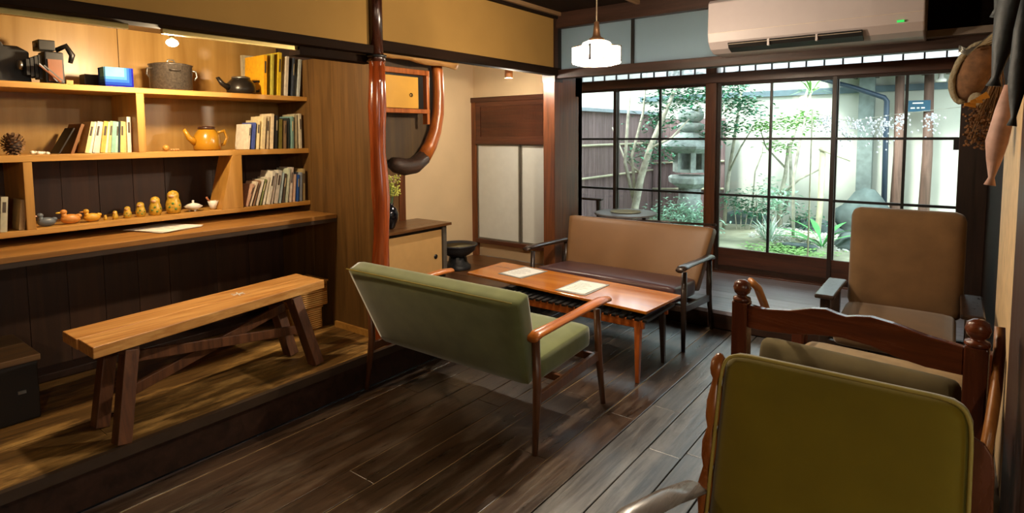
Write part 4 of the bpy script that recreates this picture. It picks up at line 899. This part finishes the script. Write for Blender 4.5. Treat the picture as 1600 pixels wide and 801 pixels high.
# =================================================================== GARDEN
gr = G(); n = 40
def gz(x, y): return .02+.10*math.exp(-((x+2.2)**2/1.2+(y-9.2)**2/.8))+.02*math.sin(x*3)*math.sin(y*2.3)
V = [(-7+11*i/n, 6.0+6.0*j/n, gz(-7+11*i/n, 6.0+6.0*j/n)) for j in range(n+1) for i in range(n+1)]
gr.add(V, [(j*(n+1)+i, j*(n+1)+i+1, (j+1)*(n+1)+i+1, (j+1)*(n+1)+i) for j in range(n) for i in range(n)])
struct(gr, 'ground', M_moss, 'mossy garden ground', smooth=True)
struct(G().box(-20, 12, -.3, 20, 30, -.05), 'ground_far', M_moss, 'ground beyond the garden')
g = G()
for i in range(2600):
    x = random.uniform(-2.3, .6); y = random.uniform(8.2, 9.9)
    if (x+1.3)**2*.5+(y-9.1)**2 > .9: continue
    s = random.uniform(.012, .028); g.ell((x, y, gz(x, y)+s*.3), (s, s, s*.6), 5, 3)
tag(g.build('gravel', M_gravel, kind='stuff'), 'white gravel scattered between the garden rocks', 'gravel')
struct(G().box(-4.6, 9.95, 0, 3.0, 10.1, 2.35), 'wall_garden', plaster('garden_plaster', 'c4c6ba', .05), 'pale plaster garden wall behind the trees')
struct(G().box(-4.6, 9.90, 2.08, 1.8, 9.95, 2.17), 'trim_17', plain('eave_beam', '5c7078', .7), 'blue-grey beam along the top of the garden wall')
struct(G().box(-1.62, 9.2, 2.34, 2.5, 10.1, 2.40), 'roof_eave', wood('eave_boards', '4a3c34', '6a5a4c', 'Y', rough=.7), 'low eave over the right part of the garden wall')
for k in range(9): struct(G().box(-1.5+k*.27, 9.15, 2.28, -1.46+k*.27, 9.95, 2.34), 'trim_%d' % (18+k), wood('rafter', '4a3c34', '6a5a4c', 'Y', rough=.7), 'rafter under the garden eave')
struct(G().box(-1.15, 9.80, 0, -.96, 9.95, 2.28), 'trim_27', plain('grey_post', '7c8884', .8, noise=.2), 'wide grey post against the garden wall')
for i, x in enumerate((-.66, -.33)): struct(G().tube([(x, 9.75, 0), (x+.02, 9.75, 1.2), (x, 9.75, 2.28)], [.07,.06,.055], 12), 'trim_%d' % (28+i), wood('garden_post', '5a443a', '86685a', 'Z', rough=.7), ('brown round post next to the drainpipe', 'brown round post at the right of the garden')[i], smooth=True)
tag(G().tube([(-1.62,9.6,2.29),(-1.2,9.6,2.14),(-.82,9.6,1.98),(-.79,9.6,1.93),(-.785,9.6,1.5),(-.77,9.6,.3)], .035, 12).build('drainpipe', plain('pipe_dark', '2c3c4c', .4), smooth=True), 'dark blue bent drainpipe by the garden wall', 'pipe')
sg = thing('sign', 'small blue sign with two lines of white lettering', 'sign', (-.42, 9.6, 1.85))
G().box(-.56, 9.675, 1.78, -.30, 9.695, 1.93).build('plate', plain('sign_blue', '1c5068', .5), sg)
for (a, b, c) in ((-.50, -.38, 1.885), (-.52, -.47, 1.82), (-.45, -.42, 1.82), (-.40, -.36, 1.82)): G().box(a, 9.67, c, b, 9.675, c+.018).build('lettering', M_white, sg)
tag(G().lathe([(.06,0),(.065,.03),(.03,.05),(.03,.10)], (-.2, 9.6, 2.16), 16).build('garden_lamp', M_white, smooth=True), 'small white garden lamp under the eave', 'lamp')
# neighbour's wall and bark fence
struct(G().box(-6.2, 5.0, 0, -6.0, 14, 2.9), 'wall_neighbour', plaster('neighbour_wall', 'e2e2da'), 'white wall rising beyond the bark fence')
struct(G().box(-6.2, 12.5, 0, 6, 12.7, 2.6), 'wall_neighbour_back', plaster('neighbour_wall', 'e2e2da'), 'white wall far behind the garden wall')
fe = thing('bark_fence', 'tall purplish bark-panelled garden fence with bamboo rails', 'fence', (-4.25, 8.0, 0))
y = 5.95
while y < 9.9:
    wd = random.uniform(.10, .16); G().box(-4.26+random.uniform(-.004,.004), y, 0, -4.235, min(y+wd-.004, 9.95), 1.83).build('bark_strip', M_fence, fe); y += wd
for z in (.87, 1.34): G().tube([(-4.215, 5.95, z), (-4.215, 9.94, z+.01)], .017, 10).build('bamboo_rail', M_bamboo, fe, smooth=True)
G().box(-4.34, 5.95, 1.83, -4.16, 9.95, 1.88).build('cap_board', plain('fence_cap', '8a949c', .7), fe)
x = -4.2; fe2 = thing('bark_fence', 'short return of bark fence behind the stone lantern', 'fence', (-3.8, 9.7, 0))
while x < -3.0:
    wd = random.uniform(.10, .16); G().box(x, 9.62, 0, min(x+wd-.004, -2.98), 9.65, 1.75).build('bark_strip', M_fence, fe2); x += wd
for z in (.55, 1.0): G().tube([(-4.2, 9.59, z), (-2.98, 9.59, z+.06)], .017, 10).build('bamboo_rail', M_bamboo, fe2, smooth=True)
# stone lantern
ln = thing('stone_lantern', 'tall weathered stone garden lantern', 'lantern', (-3.17, 8.6, 0)); L0 = (-3.17, 8.6, -.05)
def hexl(prof, name, par=ln, n=6, sm=False): return G().lathe(prof, L0, n).build(name, M_stone, par, bevel=.008 if not sm else 0, smooth=sm)
hexl([(.36,.0),(.36,.12),(.28,.2)], 'base')
hexl([(.17,.2),(.16,.45),(.18,.50),(.18,.54),(.16,.58),(.165,.74)], 'shaft', n=16, sm=True)
hexl([(.18,.74),(.33,.82),(.34,.90),(.30,.93)], 'platform')
for k in range(6):
    a = k*math.pi/3; G().bar((L0[0]+.22*math.cos(a), L0[1]+.22*math.sin(a), .93), (L0[0]+.22*math.cos(a), L0[1]+.22*math.sin(a), 1.26), .075, .075, (math.cos(a), math.sin(a), 0)).build('pillar', M_stone, ln, bevel=.006)
    if k in (3, 0, 1, 2): 
        b = a+math.pi/6; G().bar((L0[0]+.185*math.cos(b), L0[1]+.185*math.sin(b), .93), (L0[0]+.185*math.cos(b), L0[1]+.185*math.sin(b), 1.26), .19, .03, (math.cos(b), math.sin(b), 0)).build('side_stone', M_stone, ln)
for zz in (.95, 1.235):
    for k in (4, 5):
        b = k*math.pi/3+math.pi/6; G().bar((L0[0]+.19*math.cos(b), L0[1]+.19*math.sin(b), zz-.02), (L0[0]+.19*math.cos(b), L0[1]+.19*math.sin(b), zz+.025), .19, .03, (math.cos(b), math.sin(b), 0)).build('opening_frame', M_stone, ln)
hexl([(.24,1.26),(.46,1.33),(.48,1.37),(.44,1.40),(.30,1.48),(.18,1.56),(.14,1.58)], 'roof')
hexl([(.12,1.57),(.19,1.62),(.20,1.68),(.13,1.72)], 'ring', n=20, sm=True)
hexl([(.12,1.72),(.18,1.77),(.19,1.84),(.15,1.92),(.05,1.98),(.001,1.985)], 'jewel', n=20, sm=True)
# rocks
def rock(c, r, label, seed):
    rnd = random.Random(seed); g = G().ell((0,0,0), (1,1,1), 16, 10); out = []
    for p in g.v:
        q = 1+.16*math.sin(p[0]*3.1+seed)+.14*math.sin(p[1]*4.3+seed*2)+.12*math.sin(p[2]*5+seed)
        out.append((c[0]+p[0]*r[0]*q, c[1]+p[1]*r[1]*q, c[2]+p[2]*r[2]*q))
    g.v = out; tag(g.build('garden_rock', M_rock, smooth=True), label, 'rock')
rock((-1.0, 9.4, .30), (.36, .24, .36), 'large upright dark rock against the garden wall', 1)
rock((-1.55, 9.3, .12), (.42, .2, .14), 'long low grey rock behind the leafy plant', 2)
rock((-.95, 8.5, .08), (.26, .18, .12), 'flat grey rock at the right of the gravel', 3)
rock((-2.55, 9.5, .12), (.3, .2, .15), 'low rock under the shrubs by the lantern', 4)
rock((-1.55, 8.1, .05), (.2, .14, .06), 'pale stepping stone beside the groundcover', 5)
rock((-.35, 9.0, .12), (.3, .22, .16), 'rounded rock at the right end of the garden', 6)
# plants
def leaf(g, c, d, L, W, droop=.3):
    d = Vector(d).normalized(); s = d.cross(Vector((0,0,1)));
    if s.length < .1: s = Vector((1,0,0))
    s = s.normalized(); c = Vector(c); m = c+d*L*.5; e = c+d*L-Vector((0,0,L*droop))
    g.add([c, m+s*W/2, e, m-s*W/2], [(0,1,2,3)])
def foliage(centres, count, L, W, spread, seed=0, flat=.5):
    rnd = random.Random(seed); g = G()
    for i in range(count):
        c = Vector(rnd.choice(centres)); o = Vector((rnd.gauss(0, spread), rnd.gauss(0, spread), rnd.gauss(0, spread*flat)))
        a = rnd.uniform(0, 6.28); leaf(g, c+o, (math.cos(a), math.sin(a), rnd.uniform(-.3, .4)), L*rnd.uniform(.7, 1.2), W, .25)
    return g
def tree(name, label, trunk, rad, branches, cents, count, L, W, spread, mat, seed):
    t = thing(name, label, 'tree', trunk[0])
    G().tube(trunk, rad, 10).build('trunk', M_trunk, t, smooth=True)
    for b in branches: G().tube(b[0], b[1], 8).build('branch', M_trunk, t, smooth=True)
    foliage(cents, count, L, W, spread, seed).build('foliage', mat, t, kind='stuff')
tree('garden_tree', 'pale forked tree in front of the bark fence, left of the lantern', [(-3.62,7.6,0),(-3.60,7.6,.4),(-3.5,7.6,.9),(-3.38,7.62,1.3),(-3.2,7.6,1.7),(-2.95,7.65,2.3)], [.06,.055,.05,.042,.034,.02],
     [([(-3.60,7.6,.55),(-3.72,7.55,1.1),(-3.66,7.5,1.7),(-3.6,7.5,2.4)],[.028,.024,.02,.014]), ([(-3.58,7.6,.6),(-3.64,7.6,1.2),(-3.5,7.65,1.8),(-3.42,7.6,2.5)],[.026,.022,.018,.012]), ([(-3.38,7.6,1.3),(-3.1,7.7,1.45),(-2.9,7.8,1.7)],[.022,.016,.01]), ([(-3.5,7.6,.95),(-3.75,7.6,1.15),(-3.95,7.6,1.6)],[.02,.015,.008])],
     [(-3.2,7.8,2.0),(-2.9,7.8,1.95),(-3.0,7.9,2.3),(-3.3,7.9,1.7),(-2.7,7.9,2.1),(-3.45,7.8,1.25)], 1300, .085, .045, .17, M_leafd, 3)
tree('garden_tree', 'thin tree with dark leaves beside the brown window post', [(-2.75,8.9,0),(-2.7,8.9,.8),(-2.6,8.9,1.6),(-2.5,8.9,2.4)], [.03,.028,.022,.015],
     [([(-2.7,8.9,.9),(-2.5,8.8,1.3),(-2.3,8.7,1.6)],[.015,.012,.008])], [(-2.75,8.6,1.9),(-2.5,8.6,1.95),(-2.6,8.6,2.15),(-2.35,8.5,1.85),(-2.6,8.5,1.6),(-2.8,8.6,1.5)], 1000, .09, .045, .14, M_leafd, 4)
tree('maple', 'light green maple with layered leaves behind the third sash', [(-2.0,9.1,0),(-2.02,9.1,.5),(-1.95,9.1,.9),(-1.9,9.0,1.35)], [.04,.035,.028,.018],
     [([(-2.0,9.1,.6),(-1.75,9.0,.85),(-1.5,9.0,1.0),(-1.42,9.0,1.3)],[.02,.016,.013,.008]), ([(-1.95,9.1,1.0),(-2.2,9.0,1.3),(-2.3,9.0,1.6)],[.016,.012,.007])],
     [(-2.1,8.8,1.62),(-1.9,8.8,1.66),(-1.7,8.8,1.62),(-2.3,8.8,1.6),(-1.6,8.8,1.72),(-2.0,8.9,1.35)], 520, .08, .05, .11, M_leafl, 5)
tree('garden_tree', 'slender bare tree with crooked twigs by the white wall', [(-2.55,9.6,0),(-2.5,9.6,.9),(-2.4,9.6,1.2),(-2.38,9.6,1.5)], [.014,.012,.010,.007], [([(-2.05,9.5,.3),(-1.95,9.5,.7),(-1.98,9.5,1.3),(-1.75,9.5,2.2)],[.03,.026,.022,.016])],
     [(-2.2,9.4,.75),(-2.1,9.4,.6),(-2.3,9.4,.6)], 160, .07, .03, .14, M_leafp, 6)
tf = thing('spiky_tree', 'thin-stemmed tree with a starburst of narrow leaves', 'tree', (-1.75, 8.6, 0))
G().tube([(-1.72,8.6,0),(-1.74,8.6,.9),(-1.66,8.6,1.5),(-1.56,8.6,2.03)], [.022,.02,.018,.014], 8).build('trunk', M_trunk, tf, smooth=True)
g = G()
for i in range(26):
    a = i*2.4; leaf(g, (-1.56,8.6,2.03), (math.cos(a), math.sin(a), random.uniform(-.1, 1.2)), .34, .03, .2)
g.build('leaf_rosette', M_leafl, tf)
# shrubs
def shrub(label, cents, n, L, W, sp, mat, seed, cat='shrub'):
    c = cents[0]; t = thing('shrub', label, cat, (c[0], c[1], 0))
    for k in range(4): G().tube([(c[0]+.05*k-.1, c[1], 0), (c[0]+.1*k-.15, c[1], c[2])], .008, 5).build('stem', M_trunk, t)
    foliage(cents, n, L, W, sp, seed, .8).build('foliage', mat, t, kind='stuff')
shrub('pale green leafy shrub below the stone lantern', [(-3.1,7.9,.42),(-2.8,7.9,.4),(-3.35,7.9,.35),(-2.95,7.8,.3),(-2.65,8.0,.3)], 700, .09, .03, .11, M_leafp, 8)
shrub('dark leafy shrub right of the brown window post', [(-2.45,8.9,.45),(-2.25,8.9,.4),(-2.6,8.9,.5)], 320, .09, .035, .11, M_leafd, 9)
shrub('feathery pale shrub with layered leaves under the maple', [(-2.15,8.9,.62),(-1.95,8.9,.6),(-2.05,8.9,.5)], 300, .10, .025, .10, M_leafp, 10)
shrub('low fern clump behind the spiky grass', [(-1.75,9.2,.3),(-1.6,9.2,.25)], 200, .10, .025, .10, M_leafd, 12)
sg_ = thing('spiky_grass', 'silvery spiky grass clump in the middle of the garden', 'grass clump', (-1.95, 8.25, 0)); g = G()
for i in range(110):
    a = random.uniform(0, 6.28); e = random.uniform(.35, 1.5); L_ = random.uniform(.35, .55)
    leaf(g, (-1.95+.02*math.cos(a), 8.25+.02*math.sin(a), .04), (math.cos(a)*math.cos(e), math.sin(a)*math.cos(e), math.sin(e)), L_, .014, .25)
g.build('blades', plain('silver_blade', 'b0c8b8', .5, noise=.2), sg_, kind='stuff')
ap = thing('broadleaf_plant', 'plant with big arching green leaves near the large rock', 'plant', (-1.32, 8.3, 0))
for i, (a, e, L_) in enumerate(((0.2,.9,.5),(1.0,1.2,.55),(2.0,1.1,.6),(2.9,.8,.55),(3.6,.7,.5),(4.4,.8,.45),(5.2,.9,.5),(5.8,1.2,.5),(3.2,1.3,.55),(2.4,.6,.5))):
    d = Vector((math.cos(a)*math.cos(e), math.sin(a)*math.cos(e)*.6, math.sin(e))); s = Vector((-math.sin(a), math.cos(a), 0)); g = G(); V = []
    for k in range(9):
        t = k/8; p = Vector((-1.32, 8.3, .03))+d*L_*t-Vector((0,0,1))*.35*t*t*L_+Vector((math.cos(a), math.sin(a), 0))*.22*t*t; wv = .036*math.sin(math.pi*min(1, max(.06, (t-.25)/.75)))+.004
        V += [p-s*wv, p+Vector((0,0,-.006)), p+s*wv]
    g.add(V, [(k*3+j, k*3+j+1, k*3+j+4, k*3+j+3) for k in range(8) for j in range(2)]).build('leaf', plain('broad_leaf', '4c9c54', .4, noise=.2), ap, smooth=True)
g = G(); rnd = random.Random(21)
for i in range(1500):
    x = rnd.uniform(-2.15, -1.0); y = rnd.uniform(7.3, 8.15)
    if rnd.random() > math.exp(-((x+1.6)**2/.12+(y-7.75)**2/.08)): continue
    a = rnd.uniform(0, 6.28); leaf(g, (x, y, gz(x,y)+rnd.uniform(.02,.07)), (math.cos(a), math.sin(a), .2), .06, .045, .2)
tag(g.build('groundcover', M_leafl, kind='stuff'), 'bright green low leaves carpeting the garden front', 'groundcover')
bp = thing('bamboo_post', 'upright bamboo post with a thin crossbar in the garden', 'post', (-1.52, 9.0, 0))
G().tube([(-1.50,9.0,0),(-1.47,9.0,.5),(-1.46,9.0,1.3)], .04, 12).build('pole', M_bamboo, bp, smooth=True)
G().tube([(-1.50,8.95,1.28),(-1.12,8.95,1.13)], .014, 8).build('crossbar', M_bamboo, bp, smooth=True)
gl = thing('reflection_specks', 'white specks outside the right windows, modelled for reflections in the glass', 'reflection', (-.8, 7.2, 1.6))  # reflections in the window glass, modelled as white specks on canes outside
for x_ in (-1.25, .05): G().tube([(x_, 7.0, 0), (x_, 7.0, 1.75)], .008, 6).build('reflection_cane', M_bamboo, gl, smooth=True)
G().tube([(-1.25,7.0,1.72),(-.9,7.0,1.62),(-.5,7.0,1.68),(.05,7.0,1.74)], .003, 5).build('string', M_trunk, gl)
g = G(); rnd = random.Random(5)
for i in range(420):
    x = rnd.choice((-1.12,-.92,-.85,-.7,-.6,-.45,-.2))+rnd.gauss(0,.045); z = 1.68-abs(rnd.gauss(0,.10))-(.12 if -1 < x < -.5 else 0)*rnd.random(); s = rnd.uniform(.006,.014)
    g.ell((x, 7.0+rnd.gauss(0,.02), z), (s, s, s), 5, 3)
g.build('blossoms', plain('reflection_white', 'f0f0f8', .5), gl, kind='stuff')  # specks painting the bright cluster mirrored in the panes
